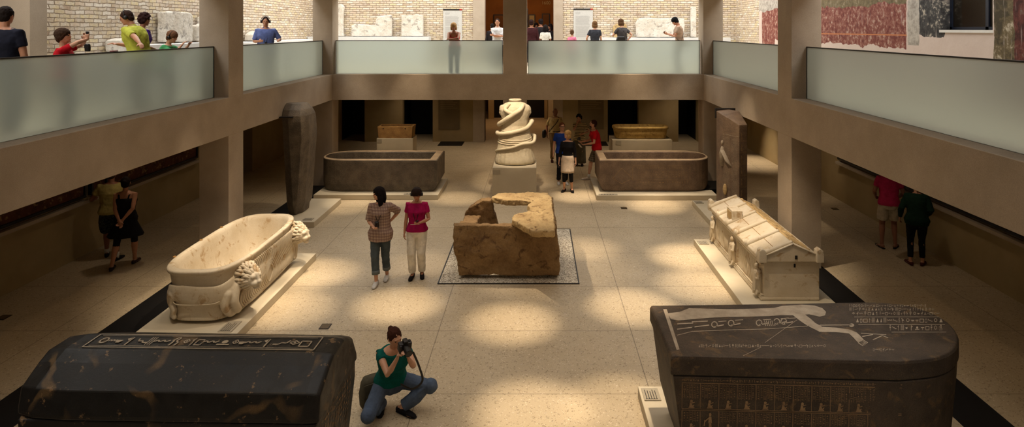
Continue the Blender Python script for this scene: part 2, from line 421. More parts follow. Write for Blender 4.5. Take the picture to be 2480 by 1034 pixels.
# glass balustrades
def balustrade(lab, a, b, posts=(True, True)):
    a, b = Vector(a), Vector(b); d = (b-a); L = d.length; rz = math.atan2(d.y, d.x)
    t = thing('glass_balustrade', (a.x, a.y, ZL), lab, 'balustrade', 'frosted glass balustrades round the court', rz)
    MB().box(.012, L-.012, -.012, .012, .004, .965).build('pane', M['glass'], t)
    MB().box(0, L, -.018, .018, .965, .985).build('top_rail', M['dark'], t)
    if posts[0]: MB().box(0, .012, -.016, .016, 0, .965).build('end_rail', M['dark'], t)
    if posts[1]: MB().box(L-.012, L, -.016, .016, 0, .965).build('end_rail', M['dark'], t)
gx, gy, hx = XL-.29, YB+.29, XR+.29
balustrade('frosted glass balustrade left of the near left column, below the yellow polo', (gx, 6.38, 0), (gx, 12.39, 0))
balustrade('short frosted glass balustrade below the man in the blue polo', (gx, 13.03, 0), (gx, 18.67, 0))
balustrade('frosted glass balustrade on the far beam below the woman leaning in a coral top', (XL+.01, gy, 0), (-1.0, gy, 0))
balustrade('frosted glass balustrade on the far beam below the two women in dark tops', (-.26, gy, 0), (XR-.02, gy, 0))
balustrade('short frosted glass balustrade between the right corner column and the near right column', (hx, 18.67, 0), (hx, 12.95, 0))
balustrade('long frosted glass balustrade at the right below the fresco wall', (hx, 12.2, 0), (hx, 6.3, 0))

# framed reliefs on the lower side walls
M['relief'] = mottled('red_brown_relief', rgb(104,62,44), rgb(70,44,34), 4, .7, .4, 30, .4, .02, .2, rgb(150,116,80))
def wallframe(x, sgn, y0, y1, z0, z1, lab):
    t = thing('framed_relief', (x, (y0+y1)/2, z0), lab, 'relief', 'framed painted reliefs on the lower side walls'); h = (y1-y0)/2; H = z1-z0
    f = MB(); D = .09*sgn; a, b = min(0, D), max(0, D)
    a += .004*sgn if sgn > 0 else 0; b -= .004 if sgn < 0 else 0
    f.box(a, b, -h, h, 0, .05).box(a, b, -h, h, H-.05, H).box(a, b, -h, -h+.05, .05, H-.05).box(a, b, h-.05, h, .05, H-.05)
    f.build('frame', M['dark'], t)
    q = sorted((.01*sgn, .055*sgn))
    MB().box(q[0], q[1], -h+.05, h-.05, .05, H-.05).build('panel', M['relief'], t)
    q = sorted((.0, .14*sgn)); q = [q[0]+(.004 if sgn>0 else 0), q[1]-(.004 if sgn<0 else 0)]
    MB().box(q[0], q[1], -h, h, -.11, -.045).build('shelf', M['concrete'], t)
wallframe(WL, 1, 8.2, 12.9, 1.18, 2.7, 'long red-brown framed relief on the left lower wall, cut off by the picture edge')
wallframe(WL, 1, 13.05, 13.55, 1.18, 2.7, 'narrow framed relief on the left lower wall beside the person in the yellow shirt')
wallframe(WL, 1, 13.65, 17.15, 1.12, 2.7, 'long framed relief on the left lower wall beyond the couple')
wallframe(WR, -1, 7.4, 17.05, 1.1, 2.7, 'long framed relief on the right lower wall showing only its lower rail')

# ---------- light ----------
def spot(x, y, tx, ty, tz, W, ang=22, blend=.8, col=(1, .80, .57), z=ZTOP-.12, r=.04):
    l = bpy.data.lights.new('spotlight', 'SPOT'); l.energy = W; l.spot_size = math.radians(ang); l.spot_blend = blend; l.color = col; l.shadow_soft_size = r
    o = bpy.data.objects.new('spotlight', l); COL.objects.link(o); o.location = (x, y, z)
    o.rotation_euler = (Vector((tx, ty, tz)) - Vector((x, y, z))).to_track_quat('-Z', 'Y').to_euler()
def area(x0, x1, y0, y1, z, W, col=(1, .98, .95), spread=180):
    l = bpy.data.lights.new('sky_and_fill_area', 'AREA'); l.shape = 'RECTANGLE'; l.size = x1-x0; l.size_y = y1-y0; l.energy = W; l.color = col; l.spread = math.radians(spread)
    o = bpy.data.objects.new('sky_and_fill_area', l); COL.objects.link(o); o.location = ((x0+x1)/2, (y0+y1)/2, z)
SKY = 15
def sky(x0, x1, y0, y1, k=1.0): area(x0, x1, y0, y1, 8.5, SKY*k*(x1-x0)*(y1-y0))
sky(WL, XL-CW, -3.8, WB-.05); sky(XR+CW, WR, -3.8, WB-.05); sky(XL-CW, XR+CW, YB+.6, WB-.05, .85); area(XL, XR, YN+.3, YB-.3, ZTOP-.02, .95*(XR-XL)*(YB-YN), spread=80); sky(XL-CW, XR+CW, -3.8, YN-.6, .5)  # the one under the court ceiling is an added, unseen fill for the ledges
POOL = 1500
def fp(px, py): return ((px-VPX)*CZ/(py-VPY), F*CZ/(py-VPY))
# spotlights under the court ceiling: pools on the floor
for px, py, k in ((965,738,.9),(1240,782,1.),(1530,742,1.),(1290,1000,1.),(1510,985,.8),(1660,620,1.),(1420,600,.45),(775,660,.7),(1110,480,.6),(1400,475,1.),(1590,500,.9),(700,750,.7),(1020,640,.3),(850,500,.5),(1690,690,.8)):
    x, y = fp(px, py); spot(x+.3, y-.5, x, y, 0, POOL*k*.95, 19, 1.0)
# spotlights on the exhibits: lamp x, y, aim x, y, z, watts, angle
for a in ((-3.2,9.6,-5.1,10.9,.8,1300,38),(-4.2,12.6,-5.0,12,.8,700,34),(-5.0,10.6,-5.1,11.2,.9,900,40),(2.6,11.0,3.9,12.2,.7,1800,40),(2.9,9.4,3.9,10.8,.5,600,32),
          (-2.4,13.6,-.4,12.6,.9,1900,34),(-.5,15.2,-.6,17.9,1.7,1900,26),(-1.8,15.8,-.6,17.9,1.6,700,24),(-4.2,15.9,-4.3,18.0,.8,500,44),(3.0,15.9,3.2,18.0,.8,800,44),(-3.2,18.2,-3.8,18.1,1,900,40),(-5.4,18.2,-5.0,18.1,1,600,36),(2.6,18.2,3.0,18.1,1,900,44),(4.4,17.9,4.0,18.1,1,500,36),
          (2.4,6.2,2.9,6.9,1.3,230,60),(-3.4,5.0,-3.3,6.1,1.4,70,60),(-3.4,14.6,-5.5,15.6,1.6,420,36),(2.6,13.6,4.5,15.0,1.8,800,34),(-4.9,7.6,-5.2,9.6,.6,500,34)):
    spot(*a[:5], a[5]*.5, a[6])
# added wide lamps, a soft warm fill for the court and beams
for x in (-3.6, -.5, 2.6):
    for y in (3.5, 8.5, 13.0, 17.0): spot(x, y, x, y, 0, 56, 125, 1.0, (1, .70, .40))
# downlights under the gallery
for x, y, W in ((-4.9,21.2,130),(-2.6,24.0,90),(-.7,22.0,110),(1.6,24.0,100),(3.6,21.0,130),(-1.2,20.6,60),(-5.0,25.2,50),(5.6,25.0,70),(-7.6,12.5,17),(-7.6,17.0,18),(6.8,12.0,18),(6.8,16.5,20),(-7.6,8.5,14),(6.8,8.0,18)):
    spot(x, y, x, y+.01, 0, W, 110, 1.0, z=2.78)
spot(6.7, 22.4, 7.35, 21.9, 0, 420, 62, 1.0, z=2.78)
spot(7.0, 16.2, 7.5, 18.6, 0, 60, 70, 1.0, z=2.78)
def bulb(x, y, z, W, col=(1,.62,.32)):
    l = bpy.data.lights.new('room_lamp', 'POINT'); l.energy = W; l.color = col; l.shadow_soft_size = .1
    o = bpy.data.objects.new('room_lamp', l); COL.objects.link(o); o.location = (x, y, z)
bulb(-.7, 30, 6.3, 120); bulb(-.7, 31, 2.6, 40); bulb(.9, 30.2, 2.5, 14); bulb(-2.2, 30.2, 2.5, 14)
w = bpy.data.worlds.new('world'); SC.world = w; w.use_nodes = True
w.node_tree.nodes['Background'].inputs[0].default_value = (.75, .85, 1, 1); w.node_tree.nodes['Background'].inputs[1].default_value = .02

# ---------- camera ----------
cam = bpy.data.cameras.new('camera'); co = bpy.data.objects.new('camera', cam); COL.objects.link(co)
co.location = (0, 0, CZ); co.rotation_euler = (PI/2, 0, 0)
cam.sensor_width = 36; cam.sensor_fit = 'HORIZONTAL'; cam.lens = 36*F/2480
cam.shift_x = -(VPX-1240)/2480; cam.shift_y = -(517-VPY)/2480
cam.clip_start = .05; cam.clip_end = 100
SC.camera = co
SC.view_settings.view_transform = 'Standard'; SC.view_settings.look = 'None'; SC.view_settings.gamma = 1; SC.view_settings.use_curve_mapping = False
SC.view_settings.exposure = 0.0
try:
    SC.cycles.use_denoising = True; SC.cycles.denoiser = 'OPENIMAGEDENOISE'
    SC.cycles.caustics_refractive = False; SC.cycles.caustics_reflective = False
    SC.cycles.max_bounces = 6; SC.cycles.sample_clamp_indirect = 4
except Exception: pass
# ---------- exhibits ----------
random.seed(7)
def up(px, py, z):
    """the point at height z seen at a pixel of the photograph"""
    d = (CZ-z)*F/(py-VPY); return Vector(((px-VPX)*d/F, d, z))
def stone(name, c1, c2, c3=None, **k): return mottled(name, c1, c2, c3=c3, **k)
M['marble'] = stone('warm_marble', rgb(214,202,180), rgb(198,182,154), rgb(176,150,114), scale=2.2, rough=.55, bump=.25, bscale=30, fine=.15, bdist=.006)
M['statue'] = stone('grey_cream_marble', rgb(214,202,176), rgb(190,176,148), scale=3, rough=.65, bump=.4, bscale=26, fine=.2, bdist=.01)
M['granite'] = stone('dark_speckled_granite', rgb(128,114,96), rgb(94,84,72), scale=5, rough=.55, bump=.8, bscale=32, fine=.9, bdist=.012, spec=.35)
M['granite2'] = stone('brown_granite', rgb(142,118,96), rgb(112,92,76), scale=4, rough=.55, bump=.8, bscale=32, fine=.85, bdist=.012, spec=.35)
M['slate'] = stone('dark_brown_grey_stone', rgb(84,72,60), rgb(60,51,43), rgb(104,84,60), scale=3, rough=.62, bump=.6, bscale=50, fine=.7, bdist=.008, spec=.25)
M['sand'] = stone('rough_brown_sandstone', rgb(152,122,82), rgb(122,94,60), rgb(96,70,44), scale=2.5, rough=.85, bump=.8, bscale=14, fine=.35, bdist=.03)
M['sandtop'] = stone('pale_layered_sandstone', rgb(206,178,128), rgb(176,146,100), rgb(128,100,66), scale=3, rough=.85, bump=.5, bscale=18, fine=.3, bdist=.02)
M['lit_rimstone'] = stone('smooth_lit_rim', rgb(182,158,128), rgb(150,130,106), scale=6, rough=.5, bump=.3, bscale=40, fine=.5)  # smooth rim; the light from above is painted in as a paler tan
M['carve'] = stone('pale_carving', rgb(176,162,142), rgb(150,136,118), scale=8, rough=.75, bump=.2, bscale=60, fine=.4)
M['carve2'] = stone('brown_carving', rgb(160,132,98), rgb(130,104,76), scale=8, rough=.75, bump=.2, bscale=60, fine=.4)
M['graven'] = stone('grey_band_carving', rgb(166,152,130), rgb(146,132,112), scale=8, rough=.7, bump=.2, bscale=60, fine=.4)
M['relic'] = stone('white_relief_stone', rgb(226,220,208), rgb(206,196,180), rgb(160,152,142), scale=2.5, rough=.85, bump=.8, bscale=12, fine=.15, bdist=.03)
M['plate'] = plain('grey_caption_plate', rgb(168,158,138), .5, .4)
M['alab'] = stone('yellow_limestone', rgb(196,164,96), rgb(160,128,70), rgb(120,90,50), scale=5, rough=.75, bump=.5, bscale=22, fine=.3)
M['ochrestone'] = stone('ochre_limestone', rgb(172,132,78), rgb(140,104,62), scale=5, rough=.8, bump=.4, bscale=22, fine=.4)
def veined():
    t = NT('black_veined_stone'); p = t.pos()
    base = t.mix(t.noise(p, 4, 4), rgb(24,24,23), rgb(40,37,34))
    w = t.noisec(p, 1.3, 3)
    p2 = t.n('ShaderNodeVectorMath', operation='SCALE'); t.put(p2.inputs[0], w); p2.inputs[3].default_value = .9
    q = t.vmath('ADD', p, p2.outputs[0])
    r = t.voro(q, 1.15, 'Distance', 'DISTANCE_TO_EDGE')
    v = t.ramp(t.math('ADD', r, t.math('MULTIPLY', t.math('SUBTRACT', t.noise(p, 14, 4), .5), .05)), [(0, 1), (.025, .9), (.05, 0)])
    gate = t.ramp(t.noise(p, 1.6, 2), [(.49, 0), (.56, 1)])
    col = t.mix(t.math('MULTIPLY', t.math('MULTIPLY', t.sep(v)[0], t.sep(gate)[0]), 1.0), base, t.mix(t.noise(p, 20, 3), rgb(100,80,54), rgb(70,56,40)))
    col = t.mix(t.ramp(t.noise(p, 9, 5, .7), [(.61, 0), (.66, .7)]), col, rgb(128,102,72))
    col = t.mix(.5, col, t.ramp(t.noise(p, 120, 2), [(.3, .4), (.7, 1)]), 'MULTIPLY')
    t.bsdf(col, t.ramp(t.noise(p, 8, 3), [(.3, .3), (.7, .5)]), t.bump(t.noise(p, 50, 3), .2, .005), .22); return t.mat
M['veined'] = veined()

def plinth(lab, x0, x1, y0, y1, h=.13, plate=None):
    o = thing('plinth', ((x0+x1)/2, (y0+y1)/2, 0), lab, 'plinth', 'pale stone plinths under the exhibits')
    hx, hy = (x1-x0)/2, (y1-y0)/2
    b = MB().box(-hx, hx, -hy, hy, 0, h).build('slab', M['plinth'], o); bevel(b, .006)
    if plate:
        px, py, w, l = plate; cx, cy = (x0+x1)/2, (y0+y1)/2
        MB().box(px-w/2-cx, px+w/2-cx, py-l/2-cy, py+l/2-cy, h, h+.012).build('caption_plate', M['plate'], o)
        q = MB()
        q.box(px-w/2-cx+w*.1, px-w/2-cx+w*.82, py-l*.42-cy, py-l*.39-cy, h+.012, h+.013)
        for k in range(5): q.box(px-w/2-cx+w*(.15+.15*k), px-w/2-cx+w*(.19+.15*k), py-l*.4-cy, py+l*(.35-.07*(k % 3))-cy, h+.012, h+.013)
        q.build('caption_lettering', M['dark'], o)
    return o

# --- small carved signs drawn from strokes ---
def stroke(a, b, w):
    ax, ay = a; bx, by = b; dx_, dy_ = bx-ax, by-ay; L = math.hypot(dx_, dy_) or 1; nx, ny = -dy_/L*w/2, dx_/L*w/2
    return [(ax+nx, ay+ny), (bx+nx, by+ny), (bx-nx, by-ny), (ax-nx, ay-ny)]
def pline(pts, w): return [stroke(a, b, w) for a, b in zip(pts, pts[1:])]
def ringp(cx, cy, r, w, n=8, a0=0, a1=2*PI):
    return pline([(cx+r*math.cos(a0+(a1-a0)*i/n), cy+r*math.sin(a0+(a1-a0)*i/n)) for i in range(n+1)], w)
def disc(cx, cy, rx, ry, n=8): return [[(cx+rx*math.cos(2*PI*i/n), cy+ry*math.sin(2*PI*i/n)) for i in range(n)]]
def glyph(k):
    w = .11
    if k == 0: return disc(.45,.5,.28,.16)+disc(.22,.78,.13,.12)+pline([(.42,.4),(.42,.05),(.58,.05)],w)+[[(.6,.55),(.95,.3),(.7,.4)]]+[[(.1,.76),(0,.7),(.12,.7)]]
    if k == 1: return pline([(0,.4),(.2,.6),(.4,.4),(.6,.6),(.8,.4),(1,.6)],w)
    if k == 2: return ringp(.5,.5,.3,w)
    if k == 3: return pline([(.5,0),(.5,.9)],w)+[[(.5,.9),(.8,.7),(.52,.4)]]
    if k == 4: return pline([(.1,.1),(.9,.1),(.9,.7),(.1,.7)],w)+pline([(.1,.7),(.1,.1)],w)
    if k == 5: return [[(.05,.55),(.95,.55),(.75,.25),(.25,.25)]]
    if k == 6: return pline([(0,.3),(.35,.3),(.5,.5),(.8,.45),(.95,.75)],w)
    if k == 7: return pline([(.5,0),(.5,.5)],w)+pline([(.2,.5),(.8,.5)],w)+ringp(.5,.74,.19,w,7)
    if k == 8: return pline([(.2,.05),(.2,.95)],w)+pline([(.5,.05),(.5,.95)],w)+pline([(.8,.05),(.8,.95)],w)
    if k == 9: return pline([(.1,.5),(.5,.75),(.9,.5),(.5,.3),(.1,.5)],w*.8)+disc(.5,.52,.1,.1)
    if k == 10: return pline([(.3,0),(.35,.5),(.25,.6),(.45,.95),(.6,.85),(.5,.55),(.7,.35),(.65,0)],w)
    if k == 11: return pline([(.1,.5),(.9,.5)],w)+pline([(.5,.5),(.5,.1)],w)
    if k == 12: return [[(.15,.1),(.85,.1),(.5,.85)]]
    return pline([(.1,.2),(.9,.2)],w)+disc(.5,.5,.2,.2)
SEATED = [[(.2,0),(.75,0),(.72,.14),(.3,.18)],[(.28,.14),(.62,.1),(.5,.55),(.34,.6)],[(.36,.6),(.56,.6),(.6,.8),(.5,.92),(.36,.86)],[(.55,.5),(.8,.62),(.78,.68),(.5,.58)],[(.6,.05),(.75,.35),(.66,.38),(.48,.1)]]
STANDING = [[(.42,0),(.5,0),(.52,.5),(.44,.5)],[(.56,0),(.66,0),(.58,.5),(.5,.5)],[(.4,.45),(.64,.45),(.6,.78),(.42,.78)],[(.44,.8),(.58,.8),(.6,.92),(.52,1),(.44,.95)],[(.2,.5),(.44,.7),(.44,.76),(.16,.56)],[(.1,.3),(.16,.3),(.2,.62),(.14,.62)]]
class Ins:
    """signs laid on a surface through a map (u, v) -> point"""
    def __init__(s, fn): s.mb = MB(); s.fn = fn
    def poly(s, pts, n=1):
        s.mb.add([s.fn(u, v) for u, v in pts], [tuple(range(len(pts)))])
    def sign(s, polys, u, v, w, h, flip=False):
        for p in polys: s.poly([(u+((1-x) if flip else x)*w, v+y*h) for x, y in p])
    def line(s, u0, v0, u1, v1, w, n=1):
        for k in range(n):
            a = (lerp(u0,u1,k/n), lerp(v0,v1,k/n)); b = (lerp(u0,u1,(k+1)/n), lerp(v0,v1,(k+1)/n)); s.poly(stroke(a, b, w))
    def row(s, u0, v0, u1, h, gap=.15):
        u = u0
        while u < u1-h*.5:
            w = h*random.choice((.45,.7,.9)); s.sign(glyph(random.randrange(14)), u, v0, w, h, random.random() < .5); u += w+h*gap
    def block(s, u0, v0, u1, v1, cw):
        """columns of signs parted by thin lines"""
        u = u0
        while u+cw <= u1+1e-6:
            s.line(u, v0, u, v1, cw*.06); v = v1-cw*.1
            while v-cw*.55 > v0:
                h = cw*random.choice((.4,.6,.75)); v -= h
                if v < v0: break
                s.sign(glyph(random.randrange(14)), u+cw*.15, v, cw*.7, h*.9); v -= cw*.1
            u += cw

# --- sarcophagus at the front left: black, faceted lid ---
def front_left():
    t = thing('sarcophagus', (-3.2, 6.12, 0), 'black veined stone sarcophagus with faceted lid and one band of signs', 'sarcophagus', rz=math.radians(-1.6))
    sec = [(-.57,1.20),(-.53,1.40),(-.30,1.52),(-.16,1.575),(.14,1.575),(.42,1.46),(.56,1.22)]
    L0, L1 = -1.38, 1.34
    lid = MB(); rings = []
    for x, k, dz in ((L0,.80,-.05),(L0+.03,.86,-.02),(L0+.2,.96,0),(L0+.5,1,0),(0,1,0),(L1-.12,.99,0),(L1-.03,.975,-.01),(L1,.94,-.03)):
        rings.append([(x, y*k, 1.18+(z-1.18)*1+(dz if z > 1.3 else 0)) for y, z in sec]+[(x, .56*k, 1.16), (x, -.57*k, 1.16)])
    lid.loft(rings); o = lid.build('lid', M['veined'], t); bevel(o, .012, 2, 20); 
    ch = MB(); rings = []
    for z, k in ((.13,.9),(.4,.94),(1.0,.985),(1.15,.985)):
        rings.append([(L0*k, -.42*k, z), (L0*k*.96, -.56*k, z), (L1*k, -.56*k, z), (L1*k, .55*k, z), (L0*k*.96, .55*k, z), (L0*k, .42*k, z)])
    ch.loft(rings); o = ch.build('chest', M['veined'], t); bevel(o, .015)
    I = Ins(lambda u, v: (u, v, 1.584)); h = .15
    I.line(L0+.34, -.135, L1-.2, -.135, .012); I.line(L0+.34, .115, L1-.2, .115, .012); I.line(L0+.34, -.135, L0+.34, .115, .012); I.line(L1-.2, -.135, L1-.2, .115, .012)
    I.line(L0+.38, -.108, L1-.24, -.108, .006); I.line(L0+.38, .09, L1-.24, .09, .006)
    I.row(L0+.40, -.088, L1-.26, .165, -.06); I.mb.build('inscription', M['graven'], t)
    # columns of signs on the flat foot end
    I = Ins(lambda u, v: (L1*(lerp(.9,.94,(v-.13)/.27) if v < .4 else lerp(.94,.985,(v-.4)/.6) if v < 1 else .985)+.005, u*.9, v)); I.block(-.5, .25, .5, 1.12, .085)
    e = I.mb.build('end_inscription', M['carve2'], t)
plinth('pale plinth under the black veined sarcophagus at the front', -4.75, -1.7, 5.3, 6.95)
front_left()

# --- sarcophagus at the front right: sky goddess on its lid ---
def front_right():
    ZT = 1.35
    t = thing('sarcophagus', (2.9, 6.85, 0), 'dark stone sarcophagus with a goddess with outstretched arm carved on its flat lid', 'sarcophagus')
    plan = [(1.31,7.46),(3.9,7.56),(4.3,7.52),(4.47,7.35),(4.50,7.0),(4.40,6.72),(4.22,6.46),(3.95,6.28),(3.6,6.2),(1.31,6.3)]
    plan = [(1.31,7.46),(2.6,7.5)]+[(q.x, q.y) for q in catmull([(3.6,7.54,0),(4.05,7.54,0),(4.36,7.42,0),(4.50,7.12,0),(4.43,6.78,0),(4.22,6.48,0),(3.92,6.28,0),(3.5,6.2,0)], 4)]+[(1.31,6.3)]
    c = Vector((2.9, 6.85))
    def ring(k, z, dx0=0, inset=0):
        out = []
        for x, y in plan:
            q = Vector((x, y))-c; q = Vector((q.x*k, q.y*k))
            if x < 1.4: q.x += dx0
            out.append((q.x, q.y, z))
        return out
    lid = MB().loft([ring(.995,ZT-.185), ring(1,ZT-.17), ring(1,ZT-.03), ring(.99,ZT-.006), ring(.982,ZT)])
    o = lid.build('lid', M['slate'], t); bevel(o, .01, 2, 30)
    ch = MB().loft([ring(.93,.135,.10), ring(.955,.5,.04), ring(.985,1.0,.02), ring(.99,ZT-.20,.01)])
    o = ch.build('chest', M['slate'], t); bevel(o, .012, 2, 60)
    MB().loft([ring(.975,ZT-.205), ring(.975,ZT-.18)], cap=True).build('seam', M['black'], t)
    # figures carved on the lid (pixel outlines carried to the lid's plane)
    def lp(u, v):
        p = up(1540+u/3.1, 710+v/3.1, ZT+.003); return (p.x-2.9, p.y-6.85, p.z)
    I = Ins(lp); P = I.poly
    def smooth(pts): return [(q.x, q.y) for q in catmull([(a, b, 0) for a, b in pts], 3, True)]
    # torso and legs in convex-ish strips
    top = [(240,150),(330,140),(400,112),(550,116),(700,120),(880,116),(1040,110),(1100,95),(1250,86),(1340,92),(1400,112),(1428,140)]
    bot = [(262,195),(320,205),(420,196),(560,184),(700,178),(850,176),(1000,172),(1080,166),(1190,166),(1300,158),(1380,176),(1420,166)]
    for i in range(11): P([top[i], top[i+1], bot[i+1], bot[i]])
    arm_a = [(1180,166),(1230,205),(1290,245),(1380,290),(1500,292),(1600,302),(1630,330),(1665,368),(1700,385)]
    arm_b = [(1270,160),(1310,190),(1345,222),(1400,252),(1500,258),(1600,272),(1655,292),(1690,325),(1712,350)]
    for i in range(8): P([arm_a[i], arm_a[i+1], arm_b[i+1], arm_b[i]])
    for k in range(5): I.line(1668+k*10, 372-k*5, 1706+k*9, 396-k*6, 6)
    P([(205,120),(232,120),(328,422),(306,426)])
    I.line(1380,240,1620,238,6); P(disc(1620,240,20,14)[0])
    for a, b in (((310,315),(420,287)),((420,287),(700,276)),((700,276),(1000,268)),((1000,268),(1300,245))): I.line(*a, *b, 4)
    I.line(970,370,1210,200,3); I.line(805,470,940,405,3)
    # little figures beside her
    for (x, y, s) in ((310,250,1),(420,235,1)): I.line(x, y-20, x+120, y-26, 8); I.line(x, y+20, x+130, y+4, 8)
    for x, y in ((590,235),(715,225),(925,222),(1058,212),(1110,212)):
        for q in ringp(x, y, 22, 7): P(q)
        I.line(x, y+16, x+70, y+2, 8); I.line(x+30, y-22, x+90, y-26, 5)
    for k in range(6): I.line(965+k*14, 205, 975+k*14, 245, 5)
    I.line(1690,300,1880,312,5); I.line(1780,350,1850,318,7); I.line(1700,325,1780,310,7); I.line(1850,318,1895,335,5)
    # the row of tiny signs and the rows at the head
    class Flip(Ins): pass
    J = Ins(lambda u, v: lp(u, 800-v)); J.row(470, 800-408, 1420, 28, .05); J.row(1780, 800-436, 1940, 28, .05)
    for k, (y, x0, x1, h) in enumerate(((104,1600,2190,22),(132,1600,2260,24),(166,1620,2280,28),(222,1650,2320,36),(280,1900,2330,40))):
        J.row(x0, 800-y, x1, h*1.1, .12)
        if k > 1: J.line(x0+20, 800-y-12, x1, 800-y-12, 4)
    I.mb.add(J.mb.v, J.mb.f); I.mb.build('lid_carving', M['carve'], t)
    # registers of columns and seated figures on the long side
    def fy(x, z):
        k = lerp(.93,.955,(z-.13)/.37) if z < .5 else lerp(.955,.985,(z-.5)/.5) if z < 1 else lerp(.985,.99,(z-1)/.15)
        return (lerp(6.3,6.2,(x-1.31)/2.29)-6.85)*k-.004
    G = Ins(lambda u, v: (u-2.9, fy(u, v), v))
    x0, x1 = 1.42, 3.52; cell = .178
    def register(zt, hb, hf, seed, standing=()):
        G.line(x0, zt, x1, zt, .006, 8); n = int((x1-x0)/cell)
        for i in range(n):
            u = x0+i*cell; G.line(u, zt-hb-hf, u, zt, .004)
            if i in standing: G.sign(STANDING, u+.02, zt-hb-hf+.01, cell-.03, hb+hf-.03); continue
            G.block(u+.008, zt-hb, u+cell-.004, zt-.008, .032); G.sign(SEATED, u+.04, zt-hb-hf+.008, .11, hf*.9)
        G.line(x0, zt-hb-hf, x1, zt-hb-hf, .005, 8); G.line(x0, zt-hb-hf-.014, x1, zt-hb-hf-.014, .005, 8)
    G.row(x0, 1.105, x1, .03, .1)
    register(1.09, .155, .10, 1); register(.82, .12, .10, 2, (1,)); register(.58, .12, .10, 3); register(.34, .1, .08, 4)
    G.mb.build('side_registers', M['carve2'], t)
plinth('pale plinth under the sarcophagus with the carved goddess', 1.25, 4.62, 5.95, 7.97, .13, (1.38, 7.78, .2, .26))
front_right()

# --- basins at the far side ---
def basin(lab, plan, z0, z1, wall, mat, floor_z=.35, foot=True, mat2=None):
    n = len(plan); cx = sum(p[0] for p in plan)/n; cy = sum(p[1] for p in plan)/n
    t = thing('stone_basin', (cx, cy, 0), lab, 'sarcophagus', 'open stone basins at the far side')
    P_ = [Vector((x-cx, y-cy)) for x, y in plan]; hx = max(abs(p.x) for p in P_); hy = max(abs(p.y) for p in P_)
    def ring(k, z, w=0):
        return [((p.x*(k*hx-w)/hx), (p.y*(k*hy-w)/hy), z) for p in P_]
    b = MB().loft([ring(.93,z0), ring(.97,z0+.06), ring(1,z0+.2), ring(1,z1-.01), ring(.995,z1), ring(1,z1,wall), ring(1,z1-.02,wall+.008), ring(.985,floor_z,wall+.01)], cap=True)
    o = b.build('basin_body', mat, t, smooth=False); bevel(o, .01, 2, 30)
    MB().loft([ring(.99,z1+.001), ring(.99,z1+.006), ring(.99,z1+.006,wall-.01), ring(.99,z1+.001,wall-.01)], cap=False).build('rim', M['lit_rimstone'], t)
    return t, hx, hy
def dplan(x0, x1, y0, y1, side, r, n=9, rc=.03):
    """box plan rounded at one end: side 'L' or 'R'"""
    pts = []; ry = (y1-y0)/2; cy = (y0+y1)/2
    if side == 'L':
        pts += [(x1, y0), (x1, y1)]
        for i in range(n+1):
            a = PI/2+PI*i/n; pts.append((x0+r+r*math.cos(a), cy+ry*math.copysign(abs(math.sin(a))**.8, math.sin(a))))
    else:
        pts += [(x0, y1), (x0, y0)]
        for i in range(n+1):
            a = -PI/2+PI*i/n; pts.append((x1-r+r*math.cos(a), cy+ry*math.copysign(abs(math.sin(a))**.8, math.sin(a))))
    return pts
plinth('pale plinth under the dark open basin with the rounded left end', -5.95, -2.63, 17.15, 19.1, .13, (-3.3, 17.22, .5, .1))
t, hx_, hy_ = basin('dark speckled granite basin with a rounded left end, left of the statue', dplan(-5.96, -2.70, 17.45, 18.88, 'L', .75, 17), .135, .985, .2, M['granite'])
I = Ins(lambda u, v, t=t: (u-t.location.x, 17.446-t.location.y, v)); I.block(-5.15, .40, -2.75, .9, .07); I.line(-5.15,.93,-2.75,.93,.008); I.line(-5.15,.38,-2.75,.38,.008)
I.mb.build('inscription', M['granite2'], t)
plinth('pale plinth under the brown basin with the rounded right end', 1.59, 4.80, 17.1, 19.1, .13, (1.9, 17.17, .5, .1))
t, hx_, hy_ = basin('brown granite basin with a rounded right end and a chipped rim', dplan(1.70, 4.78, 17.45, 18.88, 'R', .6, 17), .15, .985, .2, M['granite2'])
MB().box(-1.2, 1.1, -.5, .5, .131, .155).build('support_blocks', M['black'], t)
I = Ins(lambda u, v, t=t: (u-t.location.x, 17.446-t.location.y, v)); I.block(2.75, .50, 4.1, .72, .09); I.line(2.6,.84,4.15,.84,.012); I.line(2.6,.46,4.15,.46,.01); I.line(2.6,.46,2.6,.84,.012); I.row(2.7,.36,4.1,.08); I.row(2.7,.75,4.1,.07); I.line(4.15,.46,4.15,.84,.012)
for a, b in (((2.05,.5),(2.3,.78)),((2.3,.78),(2.6,.5)),((2.6,.5),(2.3,.36)),((2.3,.36),(2.05,.5))): I.line(*a, *b, .012)
I.mb.build('inscription', M['carve2'], t)

# small sarcophagi on pedestals in the far gallery
def pedestal(lab, x0, x1, y0, y1, h, plate):
    o = thing('pedestal', ((x0+x1)/2, (y0+y1)/2, 0), lab, 'pedestal', 'stone block pedestals'); hx, hy = (x1-x0)/2, (y1-y0)/2
    b = MB().box(-hx, hx, -hy, hy, 0, h).build('block', M['plinth'], o); bevel(b, .006)
    px, pz, w, l = plate
    MB().box(px-w/2, px+w/2, -hy-.008, -hy, pz-l/2, pz+l/2).build('caption_plate', M['plate'], o)
    return o
pedestal('stone pedestal carrying the small ochre box', -5.47, -4.23, 22.0, 22.7, .81, (-.52, .72, .16, .12))
t = thing('stone_chest', (-4.85, 22.33, .81), 'small ochre stone chest without lid on a pedestal in the far gallery', 'sarcophagus')
b = MB(); R0 = lambda w, h, z: [(-w, -h, z), (w, -h, z), (w, h, z), (-w, h, z)]
b.loft([R0(.575,.28,.003), R0(.595,.3,.30), R0(.61,.31,.40), R0(.53,.24,.40), R0(.52,.23,.1)]); o = b.build('chest_body', M['ochrestone'], t); bevel(o, .012)
